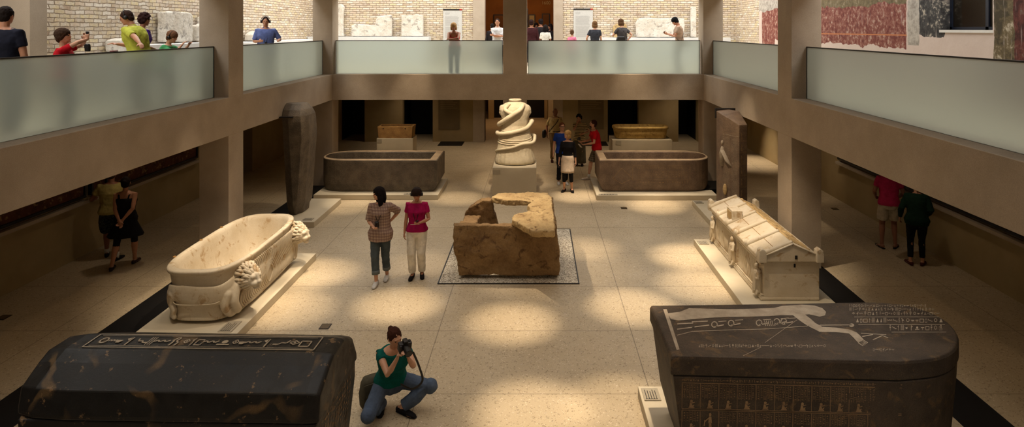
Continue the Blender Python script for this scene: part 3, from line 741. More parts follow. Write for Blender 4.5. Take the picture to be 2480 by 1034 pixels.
for x in (-.4, .35): MB().tube([(x, -.312, .33), (x, -.29, .33)], .022, 8).build('dowel_hole', M['black'], t)
pedestal('stone pedestal carrying the small yellow tub', 2.54, 4.56, 21.66, 22.6, .81, (-.8, .72, .18, .14))
t = thing('stone_tub', (3.55, 22.15, .828), 'small yellow stone tub with a thick rim on a pedestal in the far gallery', 'sarcophagus')
def rr_(w, h, r, z, n=5):
    out = []
    for cx, cy, a0 in ((w-r,h-r,0),(-w+r,h-r,PI/2),(-w+r,-h+r,PI),(w-r,-h+r,1.5*PI)):
        for i in range(n): a = a0+PI/2*i/(n-1); out.append((cx+r*math.cos(a), cy+r*math.sin(a), z))
    return out
b = MB().loft([rr_(.86,.30,.2,.003), rr_(.9,.34,.22,.2), rr_(.91,.35,.22,.31), rr_(.95,.39,.24,.33), rr_(.95,.39,.24,.38), rr_(.93,.37,.24,.40), rr_(.84,.29,.2,.40), rr_(.82,.27,.18,.1)])
o = b.build('tub_body', M['alab'], t, smooth=True); displace(o, .03, .12)

# --- upright coffin, left ---
def upright_left():
    t = thing('upright_coffin', (-5.6, 15.4, 0), 'tall dark granite coffin lid standing upright with a rounded top', 'coffin lid')
    rings = []
    N = 20
    for i in range(N+1):
        u = i/N; z = .135+2.66*u
        yc = -.02 - .38*u
        w = .50
        if u > .84: w = .50*math.sqrt(max(.10, 1-((u-.84)/.168)**2))
        if u < .10: w *= .78+2.2*u
        xr = (.02+.23*min(1, u*1.4)) - (.0 if u < .85 else .12*((u-.85)/.15)**2)
        if u < .06: xr -= .04
        xl = -.30+.02*(1 if u < .5 else 1)
        xl = -.315
        rings.append([(xl, yc+.35-w*.9, z), (xl+.18, yc+.30-w, z), (xr-.10, yc+.32-w, z), (xr, yc+.42-w*.72, z), (xr, yc+.30+w*.55, z), (xr-.1, yc+.30+w, z), (xl, yc+.3+w*.9, z)])
    b = MB().loft(rings); o = b.build('lid_body', M['granite'], t); bevel(o, .02, 3, 15)
    displace(o, .015, .1)
    # iron strap
    MB().box(-.325, -.02, -.60, -.50, 2.50, 2.53).build('iron_strap', M['dark'], t)
    I = Ins(lambda u, v: (u, -.19-.38*((v-.135)/2.66)-.012+.02, v))
    I.block(-.27, .5, .06, 2.1, .055); I.mb.build('inscription', M['granite2'], t)
plinth('pale plinth under the tall upright coffin lid at the left', -5.96, -5.10, 14.75, 16.8, .13, (-5.3, 14.95, .22, .16))
upright_left()

# --- upright coffin, right ---
def upright_right():
    t = thing('upright_coffin', (4.58, 15.1, 0), 'tall brown upright coffin with rows of signs and a winged figure', 'coffin')
    pts = [((4.32,15.5),2.58),((4.35,15.06),2.54),((4.47,14.8),2.46),((4.585,14.6),2.37),((4.80,14.68),2.37),((4.81,15.3),2.60),((4.6,15.55),2.62)]
    lo = [(x-4.58, y-15.1, .135) for (x, y), z in pts]; hi = [(x-4.58, y-15.1, z) for (x, y), z in pts]
    o = MB().loft([lo, hi]).build('coffin_body', M['granite2'], t); bevel(o, .015, 2, 30)
    MB().box(-.28, .2, .40, .46, 2.4, 2.64).build('iron_bracket', M['dark'], t)
    a, b = Vector((4.35-4.58, 15.06-15.1)), Vector((4.585-4.58, 14.6-15.1)); n = Vector((-(b-a).y, (b-a).x)).normalized(); n = -n if n.y > 0 else n
    # the big face bulges through a middle point; signs follow each half
    m = Vector((4.47-4.58, 14.8-15.1))
    for p, q, nm in ((a, m, 'inscription'), (m, b, 'inscription')):
        d = q-p; nn = Vector((d.y, -d.x)).normalized(); nn = -nn if nn.y > 0 else nn; L = d.length
        I = Ins(lambda u, v, p=p, d=d, nn=nn, L=L: ((p+d*(u/L)+nn*.004).x, (p+d*(u/L)+nn*.004).y, v)); I.block(.01, .3, L-.01, 2.05, .045); I.line(.01,2.1,L-.01,2.1,.01)
        I.mb.build(nm, M['carve'], t)
    p, q = b, Vector((4.80-4.58, 14.68-15.1)); d = q-p; L = d.length; nn = Vector((.34,-.94)).normalized()
    I = Ins(lambda u, v: ((p+d*(u/L)+nn*.004).x, (p+d*(u/L)+nn*.004).y, v))
    for k in range(7):
        z = .45+k*.26
        for j in range(3): I.line(.01, z-.02+j*.014, L-.01, z-.02+j*.014, .006)
        I.sign(SEATED, .02, z+.03, .1, .17); I.block(.125, z+.02, L-.01, z+.2, .03)
    I.mb.build('figure_registers', M['carve2'], t)
    # winged kneeling figure in relief at the court side
    fg = MB(); fg.tube([(-.24,-.02,1.35),(-.245,-.03,1.65),(-.24,-.04,1.8)], [.05,.07,.03], 8).ell((-.245,-.05,1.9), (.035,.03,.05)); fg.tube([(-.23,-.05,1.72),(-.15,-.2,1.5),(-.06,-.32,1.35)], [(.03,.09),(.03,.1),(.01,.02)], 8)
    fg.ell((-.235,.04,1.5), (.03,.12,.16))
    fg.build('winged_figure', M['carve'], t, smooth=True)
    MB().ell((-.2,-.12,.82), (.05,.09,.13), 9, 6).build('broken_patch', M['sandtop'], t)
plinth('pale plinth under the tall upright coffin at the right', 4.0, 4.82, 14.3, 16.6, .13, (4.13, 16.4, .2, .2))
upright_right()

# --- torso entwined by snakes ---
def snake_torso():
    pedestal('tall stone block pedestal under the snake-wound torso', -1.19, -.01, 17.3, 18.47, .82, (-.48, .70, .2, .12))
    t = thing('statue', (-.6, 17.9, .832), 'headless marble torso wound round by a snake, on the tall block pedestal', 'statue')
    prof = [(0,.52,.36),(.05,.555,.40),(.12,.55,.40),(.35,.50,.37),(.62,.47,.35),(.68,.45,.34),(.80,.43,.33),(.92,.38,.30),(1.05,.345,.27),(1.2,.36,.27),(1.35,.41,.29),(1.48,.44,.29),(1.58,.40,.26),(1.66,.27,.20),(1.70,.15,.15),(1.74,.15,.15)]
    rings = []
    for z, a, b in prof:
        r = []
        for k in range(64):
            th = 2*PI*k/64; f = 1+(.02*math.sin(th*24+z*3) if z < .62 else 0)
            r.append((a*f*math.cos(th), b*f*math.sin(th), z))
        rings.append(r)
    rings2 = []
    for i in range(len(rings)-1):
        for j in range(3): rings2.append([tuple(lerp(rings[i][k][c], rings[i+1][k][c], j/3) for c in range(3)) for k in range(64)])
    rings2.append(rings[-1])
    b = MB().loft(rings2); 
    b.tube([(-.36,0,1.40),(-.37,0,1.54)], [.09,.07], 12, round_ends=True).tube([(.36,0,1.40),(.37,.0,1.52)], [.09,.07], 12, round_ends=True)
    o = b.build('torso', M['statue'], t, smooth=True); remesh(o, .016, 3); displace(o, .012, .05)
    # folds of the belt
    def R(th, z, off=0):
        for (z0,a0,b0),(z1,a1,b1) in zip(prof, prof[1:]):
            if z0 <= z <= z1: k = (z-z0)/(z1-z0); a, bb = lerp(a0,a1,k), lerp(b0,b1,k); break
        th = math.radians(th); return Vector(((a+off)*math.cos(th), (bb+off)*math.sin(th), z))
    f = MB()
    for z, dz in ((.93,.03),(.88,.05),(.72,.06),(.66,.05)):
        f.tube([R(a, z+dz*math.sin(math.radians(a*1.0)), .0) for a in range(0, 361, 12)], .018, 8, cap=False)
    f.tube([R(a, .60+.04*math.sin(math.radians(a)), .005) for a in range(180, 361, 8)], .014, 6)
    o = f.build('belt_folds', M['statue'], t, smooth=True)
    s = MB()
    p = catmull([R(-52,1.62,.03), R(-75,1.50,.07), R(-105,1.33,.07), R(-140,1.17,.07), R(-172,1.08,.09), R(-205,1.05,.08), R(-250,1.02,.06), R(-300,1.03,.05), R(-345,1.12,.08), R(-362,1.16,.11), R(-378,1.08,.08), R(-400,1.0,.06), R(-430,.95,.06), R(-470,.88,.06), R(-510,.84,.08), R(-540,.84,.08), R(-580,.8,.06), R(-640,.72,.05), R(-700,.74,.08), R(-722,.72,.1), R(-745,.6,.07), R(-790,.58,.05), R(-815,.50,.05), R(-850,.43,.04), R(-888,.36,.03), R(-900,.3,.02)], 6)
    n = len(p); rad = [(.062+.008*math.sin(i/n*9) if i < n*.6 else lerp(.062,.022,(i/n-.6)/.4)) for i in range(n)]
    s.tube(p, rad, 12, round_ends=True); 
    p = catmull([R(-122,1.64,.02), R(-125,1.52,.05), R(-110,1.44,.05), R(-95,1.40,.04)], 5); s.tube(p, .055, 10, round_ends=True)
    o = s.build('snake', M['statue'], t, smooth=True)
    c = MB().tube([Vector((.15*math.cos(a*PI/12), .14*math.sin(a*PI/12), 1.745)) for a in range(25)], .03, 8, cap=False)
    c.build('neck_collar', M['statue'], t, smooth=True)
    MB().ell((0,0,1.742), (.13,.12,.012), 16, 4).build('neck_socket', M['sand'], t)
snake_torso()

# --- broken sandstone cist on its bed of gravel ---
def gravel_bed():
    t = NT('white_gravel'); p = t.pos(); c = t.voro(p, 60, 'Color'); s = t.sep(c)
    col = t.ramp(s[0], [(0, rgb(120,108,90)), (.5, rgb(200,190,170)), (1, rgb(235,228,212))]); d = t.voro(p, 60, 'Distance')
    t.bsdf(col, .9, t.bump(d, .9, .01), .2); M['gravel'] = t.mat
    x0, x1, y0, y1 = -1.75, .74, 11.5, 14.6
    o = MB().box(x0, x1, y0, y1, .001, .010).build('gravel', M['gravel']); tag(o, 'white gravel bed round the broken sandstone box', 'gravel', kind='stuff')
    r = MB(); w = .022
    e = .002; r.box(x0-w, x1+w, y0-w, y0-e, .0, .016).box(x0-w, x1+w, y1+e, y1+w, 0, .016).box(x0-w, x0-e, y0-e, y1+e, 0, .016).box(x1+e, x1+w, y0-e, y1+e, 0, .016)
    o = r.build('edging_strip', M['dark']); tag(o, 'thin dark metal edging round the white gravel bed', 'edging')
gravel_bed()
def rough(o, vox=.02, s1=.06, n1=.35, s2=.02, n2=.07):
    remesh(o, vox, 1); displace(o, s1, n1); displace(o, s2*1.8, n2*1.3); return o
def cist():
    ox, oy = -.5, 12.8
    t = thing('stone_cist', (ox, oy, .022), 'broken box of rough sandstone slabs with half a lid, on white gravel', 'stone box')
    def pr(pts, z0, z1): return MB().prism([(x-ox, y-oy) for x, y in pts], z0, z1)
    o = MB().loft([[(-1.40-ox,11.70-oy,.05),(.40-ox,11.68-oy,.05),(.40-ox,11.9-oy,.02),(-1.40-ox,11.9-oy,.02)], [(-1.50-ox,11.66-oy,.5),(.41-ox,11.66-oy,.5),(.41-ox,11.9-oy,.5),(-1.5-ox,11.9-oy,.5)], [(-1.52-ox,11.72-oy,.96),(.36-ox,11.7-oy,.93),(.36-ox,11.86-oy,.93),(-1.52-ox,11.86-oy,.96)]]).build('front_slab', M['sand'], t)
    rough(o)
    b = MB(); b.loft([[(.20-ox,11.9-oy,.05),(.40-ox,11.9-oy,.05),(.40-ox,13.75-oy,.02),(.20-ox,13.75-oy,.02)],[(.2-ox,11.9-oy,.93),(.36-ox,11.9-oy,.93),(.34-ox,13.75-oy,.93),(.2-ox,13.75-oy,.93)]])
    rough(b.build('right_slab', M['sand'], t))
    # left wall, its top broken off in steps
    prof = [(11.95,.62),(12.15,.86),(12.45,.80),(12.7,.78),(13.0,.72),(13.15,.70),(13.2,.02)]
    b = MB(); n = len(prof)
    vs = []
    for x in (-1.46-ox, -1.16-ox):
        vs += [(x, 11.95-oy, .02)]+[(x, y-oy, z) for y, z in prof]
    m = n+1; b.add(vs, [tuple(range(m)), tuple(range(m, 2*m))[::-1]]+[(i, m+i, m+(i+1) % m, (i+1) % m) for i in range(m)])
    rough(b.build('left_slab', M['sand'], t), s1=.1, n1=.25)
    prof = [(-1.48,.02),(-1.48,.72),(-1.40,.84),(-1.24,.93),(-1.12,1.0),(-.94,1.0),(-.88,.72),(-.78,.40),(-.74,.02)]
    b = MB(); m = len(prof); vs = [(x-ox, 13.25-oy, z) for x, z in prof]+[(x-ox, 13.48-oy, z) for x, z in prof]
    b.add(vs, [tuple(range(m)), tuple(range(m, 2*m))[::-1]]+[(i, m+i, m+(i+1) % m, (i+1) % m) for i in range(m)])
    rough(b.build('back_slab', M['sand'], t), s1=.08, n1=.25)
    K = (4.55-1.07)*F
    pts = [(1190,478),(1205,470),(1265,467),(1326,468),(1336,480),(1341,520),(1344,560),(1290,561),(1262,545),(1240,533),(1245,522),(1272,514),(1284,506),(1278,498),(1288,490),(1262,486),(1230,486),(1206,482)]
    P2 = []
    for px, py in pts:
        d = K/(py-70); P2.append(((px-VPX)*d/F, d))
    o = pr([(x, min(y, 13.95)) for x, y in P2], .945, 1.06).build('broken_lid', M['sandtop'], t); rough(o, .016, .05, .22, .02, .05)
    MB().tube([(.0-ox,13.4-oy,.02),(.0-ox,13.4-oy,.95)], .014, 8).build('support_rod', M['plinth'], t)
cist()

# --- marble tub with lions ---
def lion_tub():
    t = thing('marble_tub', (-5.10, 10.98, .132), 'cream marble tub with two lion heads on its court side', 'sarcophagus')
    N = 96
    def ring(z, k, w=0, amp=0):
        a, b = .585*k-w, 1.46*k-w; r = []
        for i in range(N):
            th = 2*PI*i/N; c, s = math.cos(th), math.sin(th); e = .62
            x = a*math.copysign(abs(c)**(e), c); y = b*math.copysign(abs(s)**(e*.95), s)
            # long straight sides, round ends
            x = a*math.copysign(min(1, abs(c)**.55*1.0), c)
            r.append((x, y, z))
        return r
    rings = [ring(.002,.90), ring(.05,.93), ring(.09,.915), ring(.3,.93), ring(.55,.96), ring(.74,.985), ring(.765,.99), ring(.775,1.02), ring(.83,1.035), ring(.85,1.02), ring(.852,.99,.05), ring(.83,.98,.075), ring(.5,.93,.09), ring(.2,.85,.12), ring(.14,.75,.2)]
    o = MB().loft(rings).build('tub_body', M['marble'], t, smooth=True)
    s = o.modifiers.new('sub', 'SUBSURF'); s.levels = s.render_levels = 1
    def side(y, z, off=0):
        """a point on the court side wall or, past its ends, round the near end"""
        k = lerp(.915,.985,min(1,z/.75)); return Vector((.585*k+off, y, z))
    # wavy flutes of the long court side
    f = MB()
    for i in range(34):
        y = -1.0+i*.06
        if .98 < y: break
        s_ = 1 if y > 0 else -1
        pts = []
        for j in range(13):
            z = .13+.58*j/12; yy = y+s_*.10*math.sin((z-.13)/.58*2*PI)*(1 if True else 0)
            pts.append(side(yy, z, .004))
        f.tube(pts, .017, 6, round_ends=True)
    f.build('flutes', M['marble'], t, smooth=True)
    m = MB()
    for z in (.10,.125): m.tube([side(-1.05+2.1*k/10, z, .006) for k in range(11)], .012, 6)
    m.build('base_moulding', M['marble'], t, smooth=True)
    # lions: head with mane on the court side, body wrapping round the end
    def lion(sg, near):
        y0 = sg*1.08
        b = MB(); h = Vector((.70, y0+(.04 if near else -.02), .58)); fwd = Vector((.86, -.42 if near else -.25, -.16)).normalized()
        rt = fwd.cross(Vector((0,0,1))).normalized(); upv = rt.cross(fwd)
        def hp(f_, r_, u_): return h+fwd*f_+rt*r_+upv*u_
        b.ell(h, (.13,.13,.13), 14, 10).ell(hp(.11,.03,-.035), (.062,.062,.05), 12, 8).ell(hp(.11,-.03,-.035), (.062,.062,.05), 12, 8).ell(hp(.165,0,-.0), .036, 8, 6).ell(hp(.125,0,-.105), (.055,.055,.03), 8, 6)
        b.ell(hp(.085,.062,.06), .036, 8, 6).ell(hp(.085,-.062,.06), .036, 8, 6).tube([hp(.10,0,.09), hp(.15,0,.02)], [.035,.026], 8, round_ends=True)
        o = b.build('lion_head', M['marble'], t); remesh(o, .011, 2)
        # mane: overlapping locks
        mn = MB(); rnd = random.Random(3+int(near))
        for a in range(0, 360, 20):
            for lay, (bk, rr2, ln) in enumerate(((.05,.125,.08),(.0,.155,.10),(-.06,.175,.11),(-.12,.175,.12),(-.19,.15,.14))):
                th = math.radians(a+lay*10+rnd.uniform(-6,6)); d = rt*math.cos(th)+upv*math.sin(th)
                p0 = h+fwd*bk+d*rr2*.8; p1 = h+fwd*(bk-.045)+d*(rr2+.015)+upv*rnd.uniform(-.015,.01); p2 = p1-fwd*ln*.75+d*rnd.uniform(-.01,.02)+upv*(-.035)
                mn.tube(catmull([p0, p1, p2], 3), [.018,.022,.025,.024,.021,.016,.009], 7, round_ends=True)
        o = mn.build('lion_mane', M['marble'], t, smooth=True)
        # body round the end
        def wrap(s, z, off):
            """s runs from the head round the end of the tub"""
            k = lerp(.92,.985,min(1,z/.75)); a, bb = .585*k, 1.46*k
            th0 = math.radians(-48 if near else 48); th = th0 - (s*1.0 if near else -s*1.0)
            c_, s_ = math.cos(th), math.sin(th)
            return Vector((a*math.copysign(abs(c_)**.55, c_)+off*c_, bb*math.copysign(abs(s_)**.59, s_)+off*s_, z))
        L = MB()
        sp = catmull([wrap(-.12,.50,.02), wrap(.1,.46,.03), wrap(.35,.44,.03), wrap(.7,.45,.02), wrap(1.05,.48,.02), wrap(1.3,.45,.01)], 5)
        n = len(sp); L.tube(sp, [(lerp(.17,.13,abs(i/n-.1)) if i < n*.7 else .13, .036) for i in range(n)], 12, up=(0,0,1), round_ends=True)
        L.tube(catmull([wrap(-.1,.5,.05), wrap(-.02,.30,.09), wrap(-.10,.14,.08)], 4), [.07+.0*i for i in range(9)], 10, round_ends=True)
        L.tube(catmull([wrap(.12,.42,.04), wrap(.2,.25,.06), wrap(.08,.10,.05), wrap(-.02,.085,.07)], 4), [.075-.004*i for i in range(13)], 10, round_ends=True)
        L.tube(catmull([wrap(1.2,.46,.02), wrap(1.32,.32,.03), wrap(1.15,.2,.02), wrap(1.25,.12,.03), wrap(1.1,.105,.04)], 4), [(.12-.005*i, .06-.0015*i) for i in range(17)], 10, round_ends=True)
        # chest locks
        rnd = random.Random(5)
        for k in range(30):
            s_ = rnd.uniform(-.25,.1); z = rnd.uniform(.15,.5); p = wrap(s_, z, .06); q = wrap(s_+.04, z-.08, .05); L.tube([p, q], [.022,.008], 6, round_ends=True)
        o = L.build('lion_body', M['marble'], t); remesh(o, .013, 3)
        g = MB().tube(catmull([wrap(.25,.36,.055), wrap(.5,.33,.055), wrap(.9,.32,.045), wrap(1.1,.36,.04)], 6), .008, 6)
        g.build('belly_fur_line', M['marble'], t, smooth=True)
    lion(-1, True); lion(1, False)
    # iron pegs and chips on the far rim
    c = MB()
    for y in (-.9, -.1, .6): c.ell((-.57, y, .85), (.03,.03,.018), 8, 5)
    c.build('rim_chips', M['ochrestone'], t, smooth=True)
plinth('pale plinth under the marble tub with lions', -5.85, -4.35, 9.2, 12.7, .13, (-4.55, 9.55, .2, .34))
lion_tub()

# --- Roman sarcophagus with gabled lid ---
def roman():
    X0, X1, Y0, Y1, Z0 = 3.66, 4.60, 10.48, 13.42, .13
    cx, cy = (X0+X1)/2, (Y0+Y1)/2; hx, hy = (X1-X0)/2, (Y1-Y0)/2
    t = thing('gabled_sarcophagus', (cx, cy, Z0), 'cream stone sarcophagus with a roof-shaped lid and fluted panels', 'sarcophagus')
    o = MB().box(-hx+.03, hx, -hy, hy, .03, .635).box(-hx-.02, hx, -hy-.01, hy+.01, .002, .05).build('chest', M['marble'], t); bevel(o, .012); 
    fr = MB(); x = -hx+.03
    for z0, z1, d in ((.05,.075,.045),(.085,.10,.035),(.575,.60,.045),(.61,.632,.05)): fr.box(x-d, x+.01, -hy+.0, hy-.0, z0, z1)
    for y0_ in (-hy+.27, -.17, .15, hy-.29): fr.box(x-.03, x+.01, y0_, y0_+.025, .10, .575)
    fr.build('mouldings', M['marble'], t)
    for a, b in ((-hy+.30, -.18), (.18, hy-.30)):
        n = int((b-a)/.05); st = MB()
        for i in range(n):
            y = a+.03+(b-a-.06)*i/(n-1); s_ = 1 if y > (a+b)/2 else -1
            st.tube([(x-.004, y+s_*.03*math.sin(k/8*2*PI), .12+.44*k/8) for k in range(9)], .014, 6, round_ends=True)
        st.build('fluted_panel', M['marble'], t, smooth=True)
    def fig(y, s=1):
        f = MB(); xx = x-.05
        f.tube([(xx+.02,y,.10),(xx,y,.30),(xx,y,.44),(xx,y,.47)], [.065,.075,.07,.035], 10, round_ends=True).ell((xx-.015,y,.53), .042, 10, 8)
        f.tube([(xx,y-.06,.44),(xx-.03,y-.1,.34),(xx-.05,y-.02,.33)], .024, 8, round_ends=True).tube([(xx,y+.06,.44),(xx-.02,y+.1,.32),(xx-.02,y+.11,.2)], .024, 8, round_ends=True)
        for k in range(-2, 3): f.tube([(xx-.06,y+k*.025,.38-.02*k),(xx-.065,y+k*.03,.12)], .009, 6)
        f.tube([(xx-.02,y-.04,.12),(xx-.05,y-.05,.07)], .025, 6, round_ends=True).tube([(xx-.02,y+.04,.12),(xx-.05,y+.05,.07)], .025, 6, round_ends=True)
        o = f.build('relief_figure', M['marble'], t); remesh(o, .010, 1)
    fig(-hy+.13); fig(0); fig(hy-.14)
    # gabled lid
    zl = .642; ov = .05
    sec = [(-hx-ov, zl), (-hx-ov, zl+.07), (0.02, zl+.30), (hx+.02, zl+.07), (hx+.02, zl)]
    lid = MB().loft([[(a, -hy-.05, b) for a, b in sec], [(a, hy+.05, b) for a, b in sec]])
    o = lid.build('lid', M['marble'], t); bevel(o, .015)
    # roof tiles: cross rolls and a joint line on the court slope
    def rp(u, y, off=0):   # u 0 at the eaves, 1 at the ridge
        a, b = Vector((-hx-ov, 0, zl+.07)), Vector((.02, 0, zl+.30)); p = a.lerp(b, u); nrm = Vector((-.23, 0, .54)).normalized()
        return Vector((p.x, y, p.z))+nrm*off
    for k in range(6):
        rl = MB(); y = -hy+.02+k*(2*hy-.04)/5; rl.tube([rp(.02, y, .01), rp(.3, y, .014), rp(.99, y, .006)], [.05,.045,.028], 10, round_ends=True)
        rl.ell(rp(.0, y, .03), (.03,.045,.055), 8, 6); rl.build('roof_roll', M['marble'], t, smooth=True)
    jt = MB(); jt.tube([rp(.52, -hy, .001), rp(.52, hy, .001)], .005, 5); jt.build('roof_joint', M['ochrestone'], t)
    for sx in (-1, 1):
        for sy in (-1, 1):
            ac = MB(); xx = -hx-.02 if sx < 0 else hx-.03
            pts = [(xx-.06*1, zl+.0), (xx+.07, zl+.0), (xx+.07, zl+.12), (xx+.05, zl+.20), (xx, zl+.235), (xx-.05, zl+.2), (xx-.06, zl+.12)]
            y_ = sy*(hy+.03); vs = [(a, y_-.07, b) for a, b in pts]+[(a, y_+.07, b) for a, b in pts]; m_ = len(pts)
            ac.add(vs, [tuple(range(m_)), tuple(range(m_, 2*m_))[::-1]]+[(i, m_+i, m_+(i+1) % m_, (i+1) % m_) for i in range(m_)])
            o = ac.build('corner_ornament', M['marble'], t); remesh(o, .014, 3)
    gb = MB(); gb.tube([(-hx, -hy-.055, zl+.09), (.02, -hy-.055, zl+.30)], .014, 6).tube([(.02, -hy-.055, zl+.30), (hx, -hy-.055, zl+.09)], .014, 6)
    gb.build('gable_moulding', M['marble'], t, smooth=True)
    # little inscribed block standing on the court slope
    bl = MB().box(-.10, .10, -.17, .17, 0, .22).build('tablet_block', M['marble'], t); bl.location = (-.33, .42, zl+.11); bevel(bl, .01)
    tb = MB().box(-.108, -.1, -.13, .13, .04, .18).build('tablet_panel', M['sandtop'], bl)
    # far slope left rough
    rg = MB(); rings = []
    for i in range(2):
        y = (-hy+.12, hy-.12)[i]; rings.append([(.04, y, zl+.27), (.06, y, zl+.305), (hx-.08, y, zl+.13), (hx-.1, y, zl+.08)])
    rg.loft(rings); o = rg.build('rough_slope', M['sandtop'], t); remesh(o, .02, 1); displace(o, .05, .08)
    c = MB().box(.05,.08,-hy-.004,-hy+.0,.54,.60).box(.05,.09,-hy-.056,-hy-.05,.69,.75).build('iron_clamp', M['dark'], t)
plinth('pale plinth under the gabled sarcophagus', 3.30, 4.82, 9.9, 13.55, .13, (3.43, 13.3, .2, .22))
roman()

# --- carved fragments along the brick walls of the gallery ---
def frag_back(lab, pts, z_base=None, dep=.18, y=WB-.06, mat='relic'):
    P_ = [((px-VPX)*y/F, CZ-(py-VPY)*y/F) for px, py in pts]
    zb = min(p[1] for p in P_); cx = sum(p[0] for p in P_)/len(P_)
    b = MB(); n = len(P_); vs = [(x-cx, -dep, z-zb) for x, z in P_]+[(x-cx, 0, z-zb) for x, z in P_]
    b.add(vs, [tuple(range(n)), tuple(range(n, 2*n))[::-1]]+[(i, n+i, n+(i+1) % n, (i+1) % n) for i in range(n)])
    o = b.build('relief_fragment', M[mat], loc=(cx, y, z_base if z_base else zb)); remesh(o, .025, 1); displace(o, .03, .15)
    tag(o, lab, 'relief', 'carved stone fragments along the gallery walls'); return o
frag_back('tall narrow white fragment beside the left corner column', [(815,93),(815,17),(830,16),(835,22),(833,60),(835,93)], 4.262)
frag_back('low stepped pale fragment with a broken top edge', [(854,93),(854,67),(862,64),(911,67),(913,53),(921,44),(951,42),(951,93)], 4.262)
frag_back('square white fragment left of the woman in the coral top', [(974,93),(974,43),(1004,43),(1010,39),(1020,43),(1026,43),(1026,93)], 4.262)
frag_back('wide pale relief with rounded corners behind the man in beige', [(1540,90),(1538,58),(1544,46),(1560,43),(1600,45),(1640,43),(1655,46),(1656,60),(1654,90)], 4.222)
frag_back('tall narrow white slab beside the right corner column', [(1671,92),(1671,19),(1684,19),(1684,92)], 4.222)
frag_back('small yellowish fragment behind the woman carrying a black bag', [(1486,90),(1484,62),(1492,57),(1516,57),(1518,66),(1506,90)], 4.205, .1, mat='sandtop')
def frag_left(lab, pts, z_base, dep=.22):
    X = WL+.05; P_ = []
    for px, py in pts:
        d = X*F/(px-VPX); P_.append((d, CZ-(py-VPY)*d/F))
    zb = min(p[1] for p in P_); cy = sum(p[0] for p in P_)/len(P_); n = len(P_); b = MB()
    vs = [(0, y-cy, z-zb) for y, z in P_]+[(dep, y-cy, z-zb) for y, z in P_]
    b.add(vs, [tuple(range(n)), tuple(range(n, 2*n))[::-1]]+[(i, n+i, n+(i+1) % n, (i+1) % n) for i in range(n)])
    o = b.build('relief_fragment', M['relic'], loc=(X, cy, z_base)); remesh(o, .022, 1); displace(o, .03, .12)
    tag(o, lab, 'relief', 'carved stone fragments along the gallery walls')
frag_left('tall grey-white battle relief above the boy in green', [(380,108),(380,36),(400,34),(440,37),(447,44),(446,107)], 4.222)
frag_left('small stepped fragment between the battle relief and the near left column', [(459,107),(459,70),(466,68),(476,66),(478,48),(486,47),(486,107)], 4.222)
frag_left('low boxy white fragment behind the yellow polo', [(255,117),(255,90),(268,85),(294,84),(294,117)], 4.055, .3)
frag_left('rounded white stone fragment left of the man in the blue polo', [(592,100),(592,86),(602,78),(616,76),(626,80),(630,100)], 4.165, .3)

# text panels
def textpanel(lab, x0, x1, z0, z1, y=WB-.03):
    t = thing('wall_sign', ((x0+x1)/2, y, z0), lab, 'text panel', 'grey text panels beside the central doorway'); w = (x1-x0)/2; h = z1-z0
    MB().box(-w, w, -.012, .02, 0, h-.05).build('board', M['panelgrey'], t)
    MB().box(-w, w*.75, -.03, .02, h-.05, h).build('header_strip', M['dark'], t)
    MB().box(w*.75, w, -.03, .02, h-.05, h).build('red_corner', M['redstrip'], t)
    q = MB(); rnd = random.Random(2)
    for k in range(34):
        if k in (3, 4, 18): continue
        L = w*(.9 if k > 4 else .3)*rnd.uniform(.85, 1); q.box(-w*.8, -w*.8+L*1.7, -.0135, -.012, h-.16-k*.03, h-.148-k*.03)
    q.build('panel_lettering', M['textgrey'], t)
M['panelgrey'] = plain('panel_grey', rgb(196,194,188), .6); M['textgrey'] = plain('text_grey', rgb(160,158,154), .7); M['redstrip'] = plain('red_strip', rgb(170,40,34), .5)
textpanel('grey text panel behind the woman leaning in a coral top', wx(1073.6), wx(1119), 3.45, 5.35)
textpanel('grey text panel with black and red strip, beside the girl in pink', wx(1389), wx(1435.5), 3.45, 5.37)
# dark low text boards on the lower far wall, and floor grilles under them
M['umberboard'] = mottled('dull_brown_board', rgb(120,104,76), rgb(112,96,70), 2, .7, .03, 50, .1)
for a, b, lab in ((1062,1113,'dull text board on the lower far wall left of the doorway'), (1400,1462,'dull text board on the lower far wall right of the doorway')):
    t = thing('wall_sign', (wx((a+b)/2), WB-.005, .5), lab, 'text board', 'dull text boards on the lower far wall'); w = wx(b)-wx(a)
    MB().box(-w/2, w/2, -.02, 0, 0, 2.2).build('board', M['umberboard'], t)
    q = MB()
    for k in range(16): q.box(-w*.4, w*(.4-.1*((k*7) % 3)), -.0215, -.02, 1.9-k*.07, 1.915-k*.07)
    q.build('panel_lettering', M['wallpanel'], t)
for a, b, lab in ((1064,1122,'black floor mat at the far wall left of the statue'), (1404,1470,'black floor mat at the far wall behind the man in red')):
    x0, x1 = (a-VPX)*4.55/278, (b-VPX)*4.55/278
    o = MB().box(x0, x1, 25.05, 25.95, .001, .02).build('floor_mat', M['black']); tag(o, lab, 'mat')
# brass floor boxes
M['brass'] = plain('dull_brass', rgb(96,78,50), .45, .5, Metallic=.4)
for px, py, lab in ((788,791,'square brass floor box near the marble tub'), (1511,504,'small brass floor box before the brown basin'), (2022,506,'small dark floor box in the right gallery'), (8,769,'dark floor box at the left picture edge')):
    x, y = fp(px, py); t = thing('floor_box', (x, y, 0), lab, 'floor box', 'floor boxes set in the terrazzo')
    MB().box(-.075, .075, -.09, .09, .001, .006).build('frame', M['dark'], t); MB().box(-.062, .062, -.077, .077, .006, .0085).build('cover', M['brass'], t)

